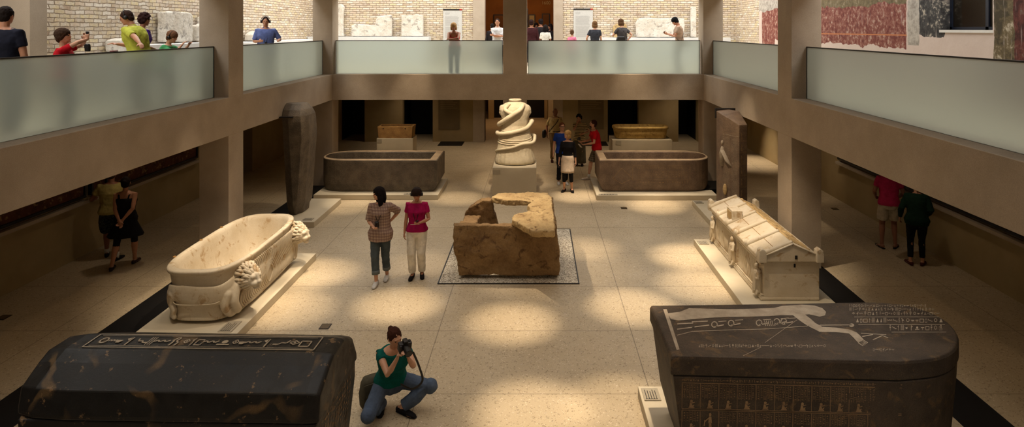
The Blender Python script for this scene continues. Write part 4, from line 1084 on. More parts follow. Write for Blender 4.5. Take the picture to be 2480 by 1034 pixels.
# upper room beyond the doorway: pictures, lettering
def picture(x, y, z, w, h, lab, mat):
    t = thing('wall_picture', (x, y, z), lab, 'picture', 'framed panels in the room beyond the doorway')
    MB().box(-w/2, w/2, -.05, 0, 0, h).build('frame', M['dark'], t); MB().box(-w/2+.05, w/2-.05, -.055, -.05, .05, h-.05).build('panel', mat, t)
M['ochredark'] = mottled('dark_ochre_panel', rgb(120,78,34), rgb(104,66,30), 2, .7, .03, 30, .1); M['palepanel'] = plain('pale_panel', rgb(190,170,120), .7)
def ux(px, Y): return (px-VPX)*Y/F
def uz(py, Y): return CZ-(py-VPY)*Y/F
Y_ = 33.78
picture(ux(1216,Y_), Y_, uz(85,Y_), .9, 1.08, 'ochre framed panel left of the central upper column', M['ochredark'])
picture(ux(1288,Y_), Y_, uz(72,Y_), .36, .8, 'pale framed panel in the upper doorway', M['palepanel'])
picture(ux(1322,Y_), Y_, uz(78,Y_), .42, .98, 'brown framed panel at the right of the upper doorway', M['ochredark'])
picture(ux(1274,31), 31.0, uz(76,31), .2, 1.1, 'narrow pale framed panel next to the central upper column', M['palepanel'])
cu = bpy.data.curves.new('lettering', 'FONT'); cu.body = '1600'; cu.size = .24; cu.extrude = .005; cu.align_x = 'CENTER'; cu.materials.append(M['palepanel'])
tmp = bpy.data.objects.new('tmp', cu); me_ = bpy.data.meshes.new_from_object(tmp); bpy.data.objects.remove(tmp)
me_.materials.clear(); me_.materials.append(M['palepanel'])
o = bpy.data.objects.new('wall_lettering', me_); COL.objects.link(o); o.location = (ux(1322.5,Y_), Y_-.005, uz(10.5,Y_)); o.rotation_euler = (PI/2, 0, 0)
tag(o, 'pale number 1600 high on the ochre wall in the upper doorway', 'lettering')
# lower room: display case with books
t = thing('book_shelf', (ux(1342,31), 31.1, 1.3), 'lit niche with dark books beyond the lower doorway', 'shelf')
MB().box(-.3, .3, 0, .3, 0, .04).box(-.3, -.26, 0, .3, .04, 1.1).box(.26, .3, 0, .3, .04, 1.1).box(-.3, .3, .26, .3, 0, 1.1).build('case', M['plinth'], t)
MB().box(-.25, .25, .04, .2, .04, .95).build('book_rows', plain('dark_books', rgb(60,30,22), .6), t)
MB().box(-.28, .28, .0, .28, -1.3, 0).build('stand', M['plinth'], t)
# ---------- people ----------
# a person faces -Y at rotation 0; lengths below are for a height of 1.75 m
SKINM = {}
def skin(k=0):
    if k not in SKINM:
        c = [(206,156,126), (188,134,104), (150,100,76), (120,76,58)][k]
        SKINM[k] = mottled('skin_%d' % k, rgb(*c), rgb(*[int(v*.92) for v in c]), 12, .5, .05, 80, .08, .002, .35)
    return SKINM[k]
CL = {}
def cloth(c, nm='cloth'):
    key = (nm,)+tuple(c)
    if key not in CL: CL[key] = mottled('%s_fabric' % nm, rgb(*c), rgb(*[int(v*.86) for v in c]), 9, .85, .25, 22, .15, .01, .15)
    return CL[key]
def plaid(name, base, l1, l2, step=.06, hor=True, ver=True):
    t = NT(name); p = t.obj(); x, y, z = t.sep(p)[:3]
    def line(v, w, off=0):
        f = t.math('FRACT', t.math('ADD', t.math('DIVIDE', v, step), 50.0+off)); return t.math('LESS_THAN', f, w)
    col = t.mix(t.noise(p, 6, 2), base, tuple(c*.8 for c in base[:3])+(1,))
    u = t.math('ADD', x, t.math('MULTIPLY', y, .7))
    if ver: col = t.mix(t.math('MULTIPLY', line(u, .3), .7), col, l1); col = t.mix(t.math('MULTIPLY', line(u, .1, .5), .7), col, l2)
    if hor: col = t.mix(t.math('MULTIPLY', line(z, .32 if ver else .5), .7 if ver else 1.0), col, l1)
    if ver and hor: col = t.mix(t.math('MULTIPLY', line(z, .1, .5), .7), col, l2)
    t.bsdf(col, .85, t.bump(t.noise(p, 25, 3), .2, .01), .15); return t.mat
def camo():
    t = NT('patterned_shorts'); p = t.obj()
    col = t.ramp(t.noise(p, 26, 2), [(.42, rgb(34,34,40)), (.5, rgb(70,74,64)), (.58, rgb(40,44,50)), (.66, rgb(110,104,90))], 'CONSTANT'); t.bsdf(col, .85); return t.mat
def mixv(a, b, t): return a*(1-t)+b*t
def ik(a, b, l1, l2, hint):
    a, b = Vector(a), Vector(b); d = b-a; L = d.length
    if L > (l1+l2)*.995: b = a+d*((l1+l2)*.995/L); d = b-a; L = d.length
    n = d/L; x = (l1*l1-l2*l2+L*L)/(2*L); h = math.sqrt(max(0, l1*l1-x*x))
    hv = Vector(hint); hv = hv-n*hv.dot(n)
    if hv.length < 1e-5: hv = n.orthogonal()
    return a+n*x+hv.normalized()*h, b
def hand(mb, w, d, pn, sgn, curl=.5):
    """palm and five fingers at wrist w, pointing d, palm facing pn; sgn: +1 thumb towards d x pn"""
    d = Vector(d).normalized(); pn = Vector(pn); pn = (pn-d*pn.dot(d)).normalized(); s = d.cross(pn)*sgn
    mb.tube([w-d*.02, w+d*.02, w+d*.06, w+d*.088], [(.017,.022),(.017,.034),(.016,.039),(.013,.038)], 10, up=pn, round_ends=False)
    for k, (o, L, r) in enumerate(((.028,.072,.0088),(.010,.080,.0092),(-.009,.075,.0088),(-.027,.058,.0080))):
        p0 = w+d*.08+s*o; a = curl; d1 = (d*math.cos(a)+pn*math.sin(a)+s*o*1.2).normalized(); d2 = (d*math.cos(a*2.1)+pn*math.sin(a*2.1)).normalized()
        p1 = p0+d1*L*.5; p2 = p1+d2*L*.5; mb.tube([p0, p1, p2], [r, r*.95, r*.8], 7, round_ends=True)
    p0 = w+d*.028+s*.028; p1 = p0+(d*.7+s*.7+pn*.25).normalized()*.034; p2 = p1+(d*.9+s*.2+pn*.4).normalized()*.03
    mb.tube([p0, p1, p2], [.0115, .0105, .009], 7, round_ends=True)

TORSO = [(.80,.120,.100),(.86,.165,.115),(.93,.175,.122),(1.0,.155,.112),(1.08,.140,.104),(1.18,.150,.110),(1.28,.168,.118),(1.36,.178,.112),(1.42,.165,.092),(1.455,.115,.075),(1.475,.07,.06)]
TORSO_F = [(.80,.125,.100),(.86,.170,.118),(.93,.178,.122),(1.0,.150,.108),(1.08,.122,.094),(1.18,.132,.102),(1.27,.150,.122),(1.34,.155,.110),(1.41,.148,.085),(1.45,.10,.07),(1.475,.06,.055)]

def person(lab, pos, rz=0, H=1.72, f=False, g=1.0, lean=0, side=0, tilt=0, twist=0, pelvis=(0,0,.92), head=(0,0), hands=None, elbows=None, hdir=(None,None), palm=(None,None), curl=(.5,.5),
           feet=None, knees=((0,-1,0),(0,-1,0)), top=None, bottom=None, shoes=((40,36,34), 'shoe'), hair=('short',(50,36,28)), sk=0, vox=.0105, phones=False, glasses=False, beard=None, socks=None, group=None, strap=None, lanyard=None, belt=None, cat='person', child=False):
    s = H/1.75
    t = thing('person', pos, lab, cat, group, math.radians(rz))
    P = Vector(pelvis); body = MB(); TO = TORSO_F if f else TORSO
    # spine: position and orientation by height
    tw = Matrix.Rotation(math.radians(twist), 3, 'Z')
    def bend(z):
        k = max(0, min(1, (z-.95)/.3)); return math.radians(lerp(tilt, lean, k)), math.radians(side)*max(0, min(1, (z-.93)/.3))
    cache = {}
    def spine(z):
        key = round(z, 3)
        if key in cache: return cache[key]
        p = P.copy(); zz = .92; n = 24; dz = (z-zz)/n
        for i in range(n):
            a, b = bend(zz+dz*(i+.5)); p += tw @ Vector((math.sin(b), -math.sin(a)*math.cos(b), math.cos(a)*math.cos(b)))*dz
        a, b = bend(z); zz += dz*n
        R = tw @ Matrix.Rotation(b, 3, 'Y') @ Matrix.Rotation(a, 3, 'X')
        cache[key] = (p, R); return p, R
    def sp(x, y, z):
        p, R = spine(z); return p+R @ Vector((x, y, 0))
    def tring(z, w, d, n=20, pw=.85, oy=0):
        p, R = spine(z); out = []
        for i in range(n):
            a = 2*PI*i/n; c, q = math.cos(a), math.sin(a)
            out.append(p+R @ Vector((w*math.copysign(abs(c)**pw, c), d*math.copysign(abs(q)**pw, q)+oy, 0)))
        return out
    def tw_at(z):
        for (z0,a0,b0),(z1,a1,b1) in zip(TO, TO[1:]):
            if z0 <= z <= z1: k = (z-z0)/(z1-z0); return lerp(a0,a1,k), lerp(b0,b1,k)
        return (TO[0][1], TO[0][2]) if z < TO[0][0] else (TO[-1][1], TO[-1][2])
    def gw(z): return 1+(g-1)*(1 if z < 1.3 else .5)
    body.loft([tring(z, w*.97*gw(z), d*.95*gw(z), oy=(-.012 if f and 1.2 < z < 1.36 else 0)) for z, w, d in TO])
    # neck and head
    nb, NR = spine(1.46); hy, hp_ = math.radians(head[0]), math.radians(head[1]); hr = math.radians(head[2] if len(head) > 2 else 0)
    HR = NR @ Matrix.Rotation(hy, 3, 'Z') @ Matrix.Rotation(hp_, 3, 'X') @ Matrix.Rotation(hr, 3, 'Y')
    # undo part of the torso's bend so that the head stays up
    la = math.radians(lean)*.75; HR = tw @ Matrix.Rotation(math.radians(lean)-la, 3, 'X') @ Matrix.Rotation(hy, 3, 'Z') @ Matrix.Rotation(hp_, 3, 'X') @ Matrix.Rotation(hr, 3, 'Y')
    base = nb+NR @ Vector((0, .008, .05)); hs = 1.0 if not child else 1.14
    hc = base+HR @ Vector((0, -.022, .125*hs))
    def h(x, y, z): return hc+HR @ Vector((x*hs, y*hs, z*hs))
    body.tube([nb+NR @ Vector((0,.012,-.03)), base, h(0,.012,-.05)], [.056 if not f else .048]*3, 10)
    body.ell(hc, tuple(v*hs for v in (.074,.093,.108)), 18, 12, HR).ell(h(0,-.032,-.058), tuple(v*hs for v in (.052,.056,.054)), 12, 8, HR)
    body.ell(h(0,-.095,-.018), tuple(v*hs for v in (.012,.018,.02)), 8, 6, HR).ell(h(0,-.086,.0), tuple(v*hs for v in (.009,.014,.026)), 8, 6, HR).ell(h(0,-.083,-.056), tuple(v*hs for v in (.024,.012,.010)), 8, 6, HR)
    body.ell(h(0,-.082,.024), tuple(v*hs for v in (.05,.014,.011)), 10, 6, HR).ell(h(0,-.075,-.09), tuple(v*hs for v in (.02,.018,.016)), 8, 6, HR)
    for e in (-1, 1): body.ell(h(e*.075,.008,-.012), tuple(v*hs for v in (.010,.018,.030)), 8, 6, HR)
    # arms
    U, Fo = .285, .255
    sh = [sp(-.175*gw(1.4)*(.9 if f else 1), .005, 1.40), sp(.175*gw(1.4)*(.9 if f else 1), .005, 1.40)]
    hands = hands or ((-.26,-.02,.84), (.26,-.02,.84)); elbows = elbows or ((-.4,1,0), (.4,1,0))
    arms = []
    for i, sg in ((0,-1),(1,1)):
        el, wr = ik(sh[i], hands[i], U, Fo, elbows[i]); arms.append((sh[i], el, wr))
        k = .92 if f else 1; k *= (1+(g-1)*.5)
        body.tube([sp(sg*.10,.0,1.41), sh[i], mixv(sh[i], el, .35), el, mixv(el, wr, .3), mixv(el, wr, .75), wr], [.05*k,.052*k,.046*k,.037*k,.038*k,.028*k,.023*k], 10, round_ends=True)
        d = hdir[i] if hdir[i] is not None else (wr-el); pn = palm[i] if palm[i] is not None else (-sg, 0, 0)
        hand(body, wr, Vector(d), Vector(pn), -sg, curl[i])
    # legs
    feet = feet or ((-.10,.02,0,-8), (.10,-.02,0,8)); hips = []; legs = []
    _, PR = spine(.92)
    for i, sg in ((0,-1),(1,1)):
        hip = P+PR @ Vector((sg*.088*gw(.9), 0, -.02)); fx, fy, fz, fa = feet[i]; ank = Vector((fx, fy, fz+.085))
        kn, ank = ik(hip, ank, .425, .415, knees[i]); legs.append((hip, kn, ank)); k = 1+(g-1)*.6
        body.tube([hip, mixv(hip, kn, .35), kn, mixv(kn, ank, .3), mixv(kn, ank, .75), ank], [.088*k,.078*k,.054*k,.055*k,.036*k,.033*k], 12, round_ends=True)
        body.ell(kn, .055*k, 12, 8)
        fd = Matrix.Rotation(math.radians(fa), 3, 'Z') @ Vector((0,-1,0))
        body.tube([ank+Vector((0,0,-.03))-fd*.045, ank+Vector((0,0,-.04))+fd*.03, Vector((ank.x,ank.y,ank.z-.06))+fd*.13, Vector((ank.x,ank.y,ank.z-.068))+fd*.17], [(.035,.03),(.04,.034),(.02,.042),(.012,.035)], 10, up=(0,0,1), round_ends=True)
    body.xf(Matrix.Scale(s, 4)); o = body.build('body', skin(sk), t); remesh(o, vox*s*.95, 2, .4)
    def fin(mb, nm, mat, v=None, sm=2):
        mb.xf(Matrix.Scale(s, 4)); q = mb.build(nm, mat, t, smooth=True)
        if v:
            remesh(q, v*s, sm)
            if nm not in ('beard', 'shoulder_strap', 'leggings'): displace(q, .02, .075)
        return q
    # eyes and mouth
    for e in (-1, 1):
        fin(MB().ell(h(e*.030,-.0825,.004), (.0115*hs,.008*hs,.0075*hs), 8, 6, HR), 'eye', M['eye'])
    fin(MB().ell(h(0,-.0935,-.056), (.018*hs,.005*hs,.004*hs), 8, 5, HR), 'mouth', M['lips'])
    # top
    if top:
        m = top['mat']; e = max(.016, top.get('ease', .022)); hem = top.get('hem', .86); sl = top.get('sleeve', .6); nk = top.get('neck', 1.45)
        b = MB(); zs = [z for z in (hem, .93, 1.0, 1.08, 1.18, 1.28, 1.36, 1.42, nk) if z >= hem and z <= nk]; rr = []
        if not zs or zs[0] != hem: zs = [hem]+zs
        for z in zs:
            w, d = tw_at(z); fl = top.get('flare', 0)*max(0, (1.08-z)/.25); ez = e*(1 if z < 1.4 else .7)
            if top.get('loose') and 1.0 <= z <= 1.2: w, d = max(w, .15), max(d, .112)
            rr.append(tring(z, (w*gw(z)+ez+fl), (d*gw(z)+ez+fl), 24, oy=(-.012 if f and 1.2 < z < 1.36 else 0)))
        b.loft(rr)
        if sl > 0:
            for i, sg in ((0,-1),(1,1)):
                S, E, Wr = arms[i]; kk = (.92 if f else 1)*(1+(g-1)*.5)*top.get('sw', 1)
                if sl <= 1: pts = [sp(sg*.09,.0,1.395), S, mixv(S, E, sl*.6), mixv(S, E, sl)]; rd = [.060*kk,.064*kk,.060*kk,.058*kk]
                else: k2 = sl-1; pts = [sp(sg*.09,.0,1.395), S, mixv(S, E, .5), E, mixv(E, Wr, k2*.5), mixv(E, Wr, k2)]; rd = [.060*kk,.064*kk,.056*kk,.050*kk,.046*kk,lerp(.045,.034,k2)*kk]
                b.tube(pts, rd, 14)
        fin(b, top.get('name', 'shirt'), m, vox*1.15)
        if top.get('collar'):
            c = MB(); pts = []
            for i in range(17):
                a = math.radians(-90+30+300*i/16); w, d = .07, .066; pts.append(sp(w*math.cos(a), d*math.sin(a), 1.472-.018*(i in (0,16))))
            c.tube(pts, [(.020,.007)]*17, 8, up=(0,0,1)); fin(c, 'collar', top['collar'])
    if top and top.get('straps'):
        for sg in (-1, 1):
            q = MB(); q.tube([sp(sg*.09,-.115,1.30), sp(sg*.095,-.09,1.38), sp(sg*.10,-.0,1.455), sp(sg*.09,.085,1.40), sp(sg*.075,.112,1.32)], [(.005,.016)]*5, 8, up=(0,-1,0)); fin(q, 'shoulder_strap', top['mat'])
    # bottom
    if bottom:
        m = bottom['mat']; kind = bottom.get('kind', 'trousers'); e = bottom.get('ease', .007); wst = bottom.get('waist', 1.02)
        b = MB()
        if kind in ('trousers', 'shorts'):
            L = bottom.get('len', 1.9)    # 1 = knee, 2 = ankle
            b.loft([tring(z, tw_at(z)[0]*gw(z)+e, tw_at(z)[1]*gw(z)+e, 22) for z in (.80,.86,.93,1.0 if wst > 1.0 else wst-.02, wst)])
            wd = bottom.get('wide', 1)
            for i in (0, 1):
                hip, kn, an = legs[i]; k = 1+(g-1)*.6
                if L <= 1: pts = [hip, mixv(hip, kn, L*.5), mixv(hip, kn, L)]; rd = [.098*k, .094*k*wd, .086*k*wd]
                else: q = L-1; pts = [hip, mixv(hip, kn, .4), kn, mixv(kn, an, q*.5), mixv(kn, an, q)]; rd = [.098*k,.090*k,.070*k*wd,.066*k*wd,.062*wd]
                b.tube(pts, rd, 16)
                if L > 1: b.ell(kn, .070*k*wd, 14, 10)
            fin(b, bottom.get('name', kind), m, vox*1.15)
            if bottom.get('cuff'):
                for i in (0, 1):
                    hip, kn, an = legs[i]; q = bottom['len']-1; fin(MB().tube([mixv(kn, an, q-.16), mixv(kn, an, q+.01)], .070*bottom.get('wide', 1), 16), 'cuff', bottom['cuff'])
        else:
            hem = bottom.get('len', .5); fl = bottom.get('flare', .03); r = []
            zs = [wst, .97, .92, .86]; c0 = (legs[0][1]+legs[1][1])/2
            for z in zs: r.append(tring(z, tw_at(z)[0]*gw(z)+e, tw_at(z)[1]*gw(z)+e, 32))
            for k in range(1, 6):
                z = lerp(.86, hem, k/5); cc = Vector((lerp(P.x, c0.x, k/5*.6), lerp(P.y, c0.y, k/5*.6), P.z-.92+z)); w, d = .178*g+e+fl*k/5, .125*g+e+fl*k/5
                r.append([cc+Vector((w*math.cos(a)*(1+.03*k/5*math.sin(a*9)), d*math.sin(a)*(1+.04*k/5*math.sin(a*9)), 0)) for a in [2*PI*i/32 for i in range(32)]])
            b.loft(r); fin(b, bottom.get('name', 'skirt'), m)
        if bottom.get('leggings'):
            b = MB(); b.loft([tring(z, tw_at(z)[0]*gw(z)+.006, tw_at(z)[1]*gw(z)+.006, 22) for z in (.80,.86,.93)])
            for i in (0, 1):
                hip, kn, an = legs[i]; q = bottom.get('leglen', .6); b.tube([hip, mixv(hip, kn, .4), kn, mixv(kn, an, q*.5), mixv(kn, an, q)], [.094,.084,.061,.060,.052], 14)
            fin(b, 'leggings', bottom['leggings'], vox*1.15)
    if belt: fin(MB().tube([Vector(p) for p in tring(1.0, tw_at(1.0)[0]*gw(1)+.018, tw_at(1.0)[1]*gw(1)+.018, 24)]+[Vector(tring(1.0, tw_at(1.0)[0]*gw(1)+.018, tw_at(1.0)[1]*gw(1)+.018, 24)[0])], [(.018,.005)]*25, 6, cap=False, up=(0,0,1)), 'belt', belt)
    # shoes and socks
    for i, sg in ((0,-1),(1,1)):
        hip, kn, an = legs[i]; fd = Matrix.Rotation(math.radians(feet[i][3]), 3, 'Z') @ Vector((0,-1,0))
        if socks: fin(MB().tube([an+Vector((0,0,-.03)), an, mixv(an, kn, .18)], [.042,.042,.047], 12), 'sock', socks)
        if shoes:
            smat, skind = cloth(shoes[0], 'shoe'), shoes[1]; g0 = Vector((an.x, an.y, an.z-.085)); q = MB(); low = .03 if skind in ('flat','sandal') else .055
            sl_ = MB().tube([g0-fd*.075+Vector((0,0,.014)), g0+fd*.05+Vector((0,0,.013)), g0+fd*.15+Vector((0,0,.013)), g0+fd*.205+Vector((0,0,.016))], [(.010,.030),(.011,.038),(.011,.043),(.010,.030)], 12, up=(0,0,1), round_ends=True)
            fin(sl_, 'shoe_sole' if skind != 'sandal' else 'sandal', smat if skind != 'sneaker' else cloth((200,196,190), 'sole'))
            if skind != 'sandal':
                q.tube([g0-fd*.06+Vector((0,0,.045)), g0+Vector((0,0,.05)), g0+fd*.06+Vector((0,0,.042)), g0+fd*.14+Vector((0,0,.034)), g0+fd*.19+Vector((0,0,.028))], [(.034,.036),(.038 if skind != 'flat' else .026,.040),(.032 if skind != 'flat' else .022,.042),(.022,.043),(.015,.034)], 12, up=(0,0,1), round_ends=True)
                fin(q, 'shoe', smat)
            else:
                q.tube([g0+fd*.13+Vector((0,0,.02)), g0+fd*.09+Vector((.03,0,.045)), g0+fd*.03+Vector((.045,0,.02))], .007, 6).tube([g0+fd*.13+Vector((0,0,.02)), g0+fd*.09+Vector((-.03,0,.045)), g0+fd*.03+Vector((-.045,0,.02))], .007, 6); fin(q, 'sandal_strap', smat)
    # hair
    if hair:
        kind, hcol = hair; hm = cloth(hcol, 'hair'); b = MB()
        def E(c, r): b.ell(h(*c), tuple(v*hs for v in r), 16, 10, HR)
        if kind == 'bald': E((0,.045,-.01), (.080,.062,.06)); E((-.06,.01,-.0), (.018,.04,.035)); E((.06,.01,-.0), (.018,.04,.035))
        else:
            E((0,.014,.022), (.083,.098,.100)); E((0,.05,-.025), (.074,.055,.07))
            if kind == 'full': E((0,.01,.045), (.095,.11,.095)); E((-.06,.02,0), (.03,.06,.06)); E((.06,.02,0), (.03,.06,.06))
            if kind == 'bob': E((0,.01,.035), (.098,.110,.10)); E((0,.05,-.05), (.09,.06,.085)); E((-.075,.012,-.045), (.028,.06,.075)); E((.075,.012,-.045), (.028,.06,.075)); E((0,-.05,.065), (.06,.045,.03))
            if kind == 'curly':
                rn = random.Random(9)
                for k in range(46):
                    a, c = rn.uniform(0, 2*PI), rn.uniform(-.5, 1); rr_ = math.sqrt(1-c*c) if abs(c) < 1 else 0; x, y, z = rr_*math.cos(a), rr_*math.sin(a), c
                    if y < -.35 and z < .45: continue
                    E((x*.085, y*.098+.01, z*.105+.015), (.028,.028,.028))
            if kind == 'long':
                E((0,.01,.035), (.094,.108,.10)); E((0,-.055,.07), (.06,.04,.025))
                for sx in (-1, 1):
                    b.tube([h(sx*.075,.0,.02), h(sx*.092,.005,-.07), h(sx*.095,.0,-.16), h(sx*.09,-.02,-.24)], [(.03,.055),(.032,.055),(.03,.05),(.014,.025)], 10, up=HR @ Vector((1,0,0)), round_ends=True)
                b.tube([h(0,.07,.02), h(0,.085,-.1), h(0,.08,-.2)], [(.06,.08),(.045,.085),(.02,.06)], 12, up=HR @ Vector((0,1,0)), round_ends=True)
            if kind in ('bun', 'pony'):
                E((0,.105,.05) if kind == 'bun' else (0,.11,.02), (.036,.034,.036))
                if kind == 'pony': b.tube([h(0,.12,.02), h(0,.15,-.05), h(0,.135,-.14)], [.025,.026,.010], 8, round_ends=True)
        b.xf(Matrix.Scale(s, 4)); o = b.build('hair', hm, t); remesh(o, .008*s, 2); displace(o, .014, .02)
    if beard:
        b = MB().ell(h(0,-.045,-.085), (.048*hs,.048*hs,.034*hs), 12, 8, HR).ell(h(0,-.088,-.042), (.026*hs,.010*hs,.006*hs), 8, 6, HR); fin(b, 'beard', cloth(beard, 'hair'), .008)
    if phones:
        q = MB().tube([h(.104*math.cos(a), .01, .015+.122*math.sin(a)) for a in [PI*k/10 for k in range(11)]], .007, 6)
        fin(q, 'headband', M['dark'])
        for e in (-1, 1): fin(MB().tube([h(e*.080,.008,-.008), h(e*.118,.008,-.008)], [.036,.032], 12), 'earphone', M['dark'])
    if glasses:
        q = MB()
        for e in (-1, 1): q.tube([h(e*.032+.022*math.cos(a), -.099, .004+.017*math.sin(a)) for a in [2*PI*k/12 for k in range(13)]], .0028, 5, cap=False); q.tube([h(e*.054,-.098,.006), h(e*.078,.0,.0)], .0028, 5)
        q.tube([h(-.010,-.1,.006), h(.010,-.1,.006)], .0028, 5); fin(q, 'glasses', M['dark'])
    if lanyard: fin(MB().tube(catmull([sp(-.07,.06,1.47), sp(-.09,-.06,1.42), sp(-.05,-.145,1.28), sp(0,-.16,lanyard), sp(.05,-.145,1.28), sp(.09,-.06,1.42), sp(.07,.06,1.47)], 4), .006, 6), 'neck_strap', M['dark'])
    if strap is not None:
        sg = strap; fin(MB().tube(catmull([sp(-sg*.20,-.0,.98), sp(-sg*.11,-.14,1.15), sp(sg*.02,-.155,1.30), sp(sg*.10,-.09,1.42), sp(sg*.105,.0,1.465), sp(sg*.08,.11,1.38), sp(-sg*.06,.135,1.2), sp(-sg*.2,.05,.98)], 4), [(.004,.014)]*29, 6, up=(0,-1,0)), 'bag_strap', M['dark'])
    Rw = Matrix.Rotation(math.radians(rz), 3, 'Z'); pw = Vector(pos)
    return dict(t=t, w=lambda p: pw+Rw @ (Vector(p)*s), arms=arms, sp=sp, h=h, s=s)
M['eye'] = plain('dark_eye', rgb(34,24,20), .3, .5); M['lips'] = plain('lips', rgb(150,84,72), .5)

def handheld(name, lab, p, size, mat, rot=(0,0,0), cat='device', lens=None):
    t = thing(name, p, lab, cat); t.rotation_euler = tuple(math.radians(a) for a in rot); a, b, c = size
    o = MB().box(-a/2, a/2, -b/2, b/2, -c/2, c/2).build('case', mat, t); bevel(o, min(size)*.25)
    if name in ('phone', 'audio_guide'): MB().box(-a*.42, a*.42, b/2, b/2+.001, -c*.42, c*.3).build('screen', M['pane'], t)
    if lens: MB().tube([(0, -b/2, 0), (0, -b/2-lens[1]*.5, 0), (0, -b/2-lens[1], 0)], [lens[0], lens[0], lens[0]*.95], 16).build('lens', M['dark'], t)
    return t
def bag(lab, p, size, mat, rz=0, cat='bag'):
    a, b, c = size; t = thing('shoulder_bag', p, lab, cat, rz=math.radians(rz))
    r = []
    for z, k in ((0,.8),(c*.12,.98),(c*.5,1.05),(c*.85,.9),(c,.7)):
        r.append([(a/2*k*math.copysign(abs(math.cos(q))**.5, math.cos(q)), b/2*k*math.copysign(abs(math.sin(q))**.6, math.sin(q)), z) for q in [2*PI*i/20 for i in range(20)]])
    MB().loft(r).build('bag_body', mat, t, smooth=True)
    MB().box(-a*.42, a*.42, -b*.56, -b*.50, c*.45, c*.86).build('flap', mat, t)
    return t

W_, K_ = cloth((226,222,210), 'white'), cloth((26,24,26), 'black')
tee = lambda c, **k: dict(mat=cloth(c, 'shirt'), sleeve=.62, hem=.88, **k)
jean = dict(mat=cloth((72,84,100), 'denim'), kind='trousers', len=1.92)
GRP = 'visitors in the court'; GU = 'visitors on the gallery'; GD = 'visitors in the upper doorway'
M['blackbag'] = plain('black_bag_leather', rgb(24,22,22), .45, .4); M['olivebag'] = cloth((84,80,66), 'canvas'); M['paper'] = plain('white_paper', rgb(232,228,216), .7)

# the two women walking towards the camera
x, y = fp(915, 688)
r = person('person in plaid tunic and rolled-up jeans, white sneakers, looking aside', (x+.02, y+.12, 0), -4, 1.70, True, 1.06, head=(-62,6), sk=0, vox=.008,
    hands=((-.06,-.23,1.08), (.12,.16,1.06)), elbows=((-.7,.5,-1), (.6,.8,-.4)), palm=((0,.3,1), (0,1,0)), feet=((-.03,-.16,0,4), (.07,.17,.0,8)),
    top=dict(mat=plaid('pink_brown_plaid', rgb(160,134,118), rgb(124,98,92), rgb(184,164,146), .05), sleeve=.92, sw=1.25, hem=.78, flare=.045, ease=.02, loose=1, name='tunic'),
    bottom=dict(mat=cloth((78,88,92), 'denim'), kind='trousers', len=1.72, wide=1.05, cuff=cloth((112,118,116), 'cuff')), shoes=((214,210,202), 'sneaker'), hair=('long', (22,16,16)), lanyard=1.16, group=GRP)
handheld('camera', 'small black camera held by the person in plaid', r['w']((-.0,-.215,1.12)), (.07,.05,.11), M['dark'], (15,0,-10), 'camera', (.02,.02))
x, y = fp(1009, 672)
r = person('person in magenta tee and white trousers with headphones, looking down', (x, y+.03, 0), 2, 1.66, True, 1.1, head=(4,24), sk=1, vox=.008,
    hands=((-.24,-.03,.82), (.09,-.25,1.12)), elbows=((-.2,1,0), (.7,.5,-1)), palm=((1,.3,0), (0,.4,1)), feet=((-.08,-.03,0,-6), (.09,.05,0,10)),
    top=dict(mat=cloth((168,18,84), 'magenta'), sleeve=.55, hem=.90, ease=.018, neck=1.44), bottom=dict(mat=cloth((240,232,216), 'white'), kind='trousers', len=1.93, wide=1.12), shoes=((24,20,20), 'flat'),
    hair=('full', (42,28,24)), phones=True, lanyard=1.12, group=GRP)
handheld('audio_guide', 'dark audio guide held by the person in magenta', r['w']((.035,-.27,1.15)), (.045,.02,.11), M['dark'], (60,0,40))
handheld('leaflet', 'white leaflet held by the person in magenta', r['w']((-.0,-.25,1.09)), (.16,.004,.07), M['paper'], (70,0,10), 'leaflet')

# the group at the far right
x, y = fp(1375, 463)
r = person('person with blonde hair, black top, white skirt and black leggings', (x, y, 0), -8, 1.70, True, .97, head=(-48,-6), sk=0, vox=.009,
    hands=((-.25,-.06,.84), (.24,-.04,.84)), feet=((-.10,.0,0,-14), (.12,-.02,0,14)), top=dict(mat=K_, sleeve=1.55, hem=1.0, neck=1.44, ease=.008), bottom=dict(mat=cloth((226,204,180), 'white'), kind='skirt', len=.56, flare=.0, ease=.024, leggings=K_, leglen=.5, waist=1.04),
    shoes=((22,18,18), 'flat'), hair=('bob', (190,150,96)), group=GRP)
handheld('phone', 'dark phone in the hand of the person with blonde hair', r['w']((-.26,-.08,.74)), (.05,.014,.11), M['dark'], (20,0,0), 'phone')
x, y = fp(1359, 446)
person('person in blue tee with glasses behind the blonde person', (x+.03, y+.05, 0), 8, 1.80, head=(4,-4), sk=0, top=tee((34,66,150)), bottom=dict(mat=cloth((28,28,34), 'dark'), kind='trousers', len=1.9), shoes=((190,186,180), 'sneaker'), hair=('short', (104,58,34)), glasses=True, group=GRP)
x, y = fp(1336, 392)
r = person('older person in pale yellow shirt and khaki trousers with a shoulder bag', (x+.12, y, 0), 10, 1.84, g=1.06, head=(10,4), sk=2, hands=((-.27,.0,.90), (.27,-.04,.86)), top=dict(mat=cloth((196,172,120), 'shirt'), sleeve=.75, hem=.96, ease=.022, collar=cloth((196,172,120), 'shirt')),
    bottom=dict(mat=cloth((128,102,66), 'khaki'), kind='trousers', len=1.93), shoes=((70,34,24), 'shoe'), hair=('bald', (150,140,130)), belt=M['dark'], strap=1, group=GRP)
bag('black shoulder bag hanging beside the older person in yellow', r['w']((-.36,.02,.80)), (.24,.10,.26), M['blackbag'], 70)
x, y = fp(1403, 400)
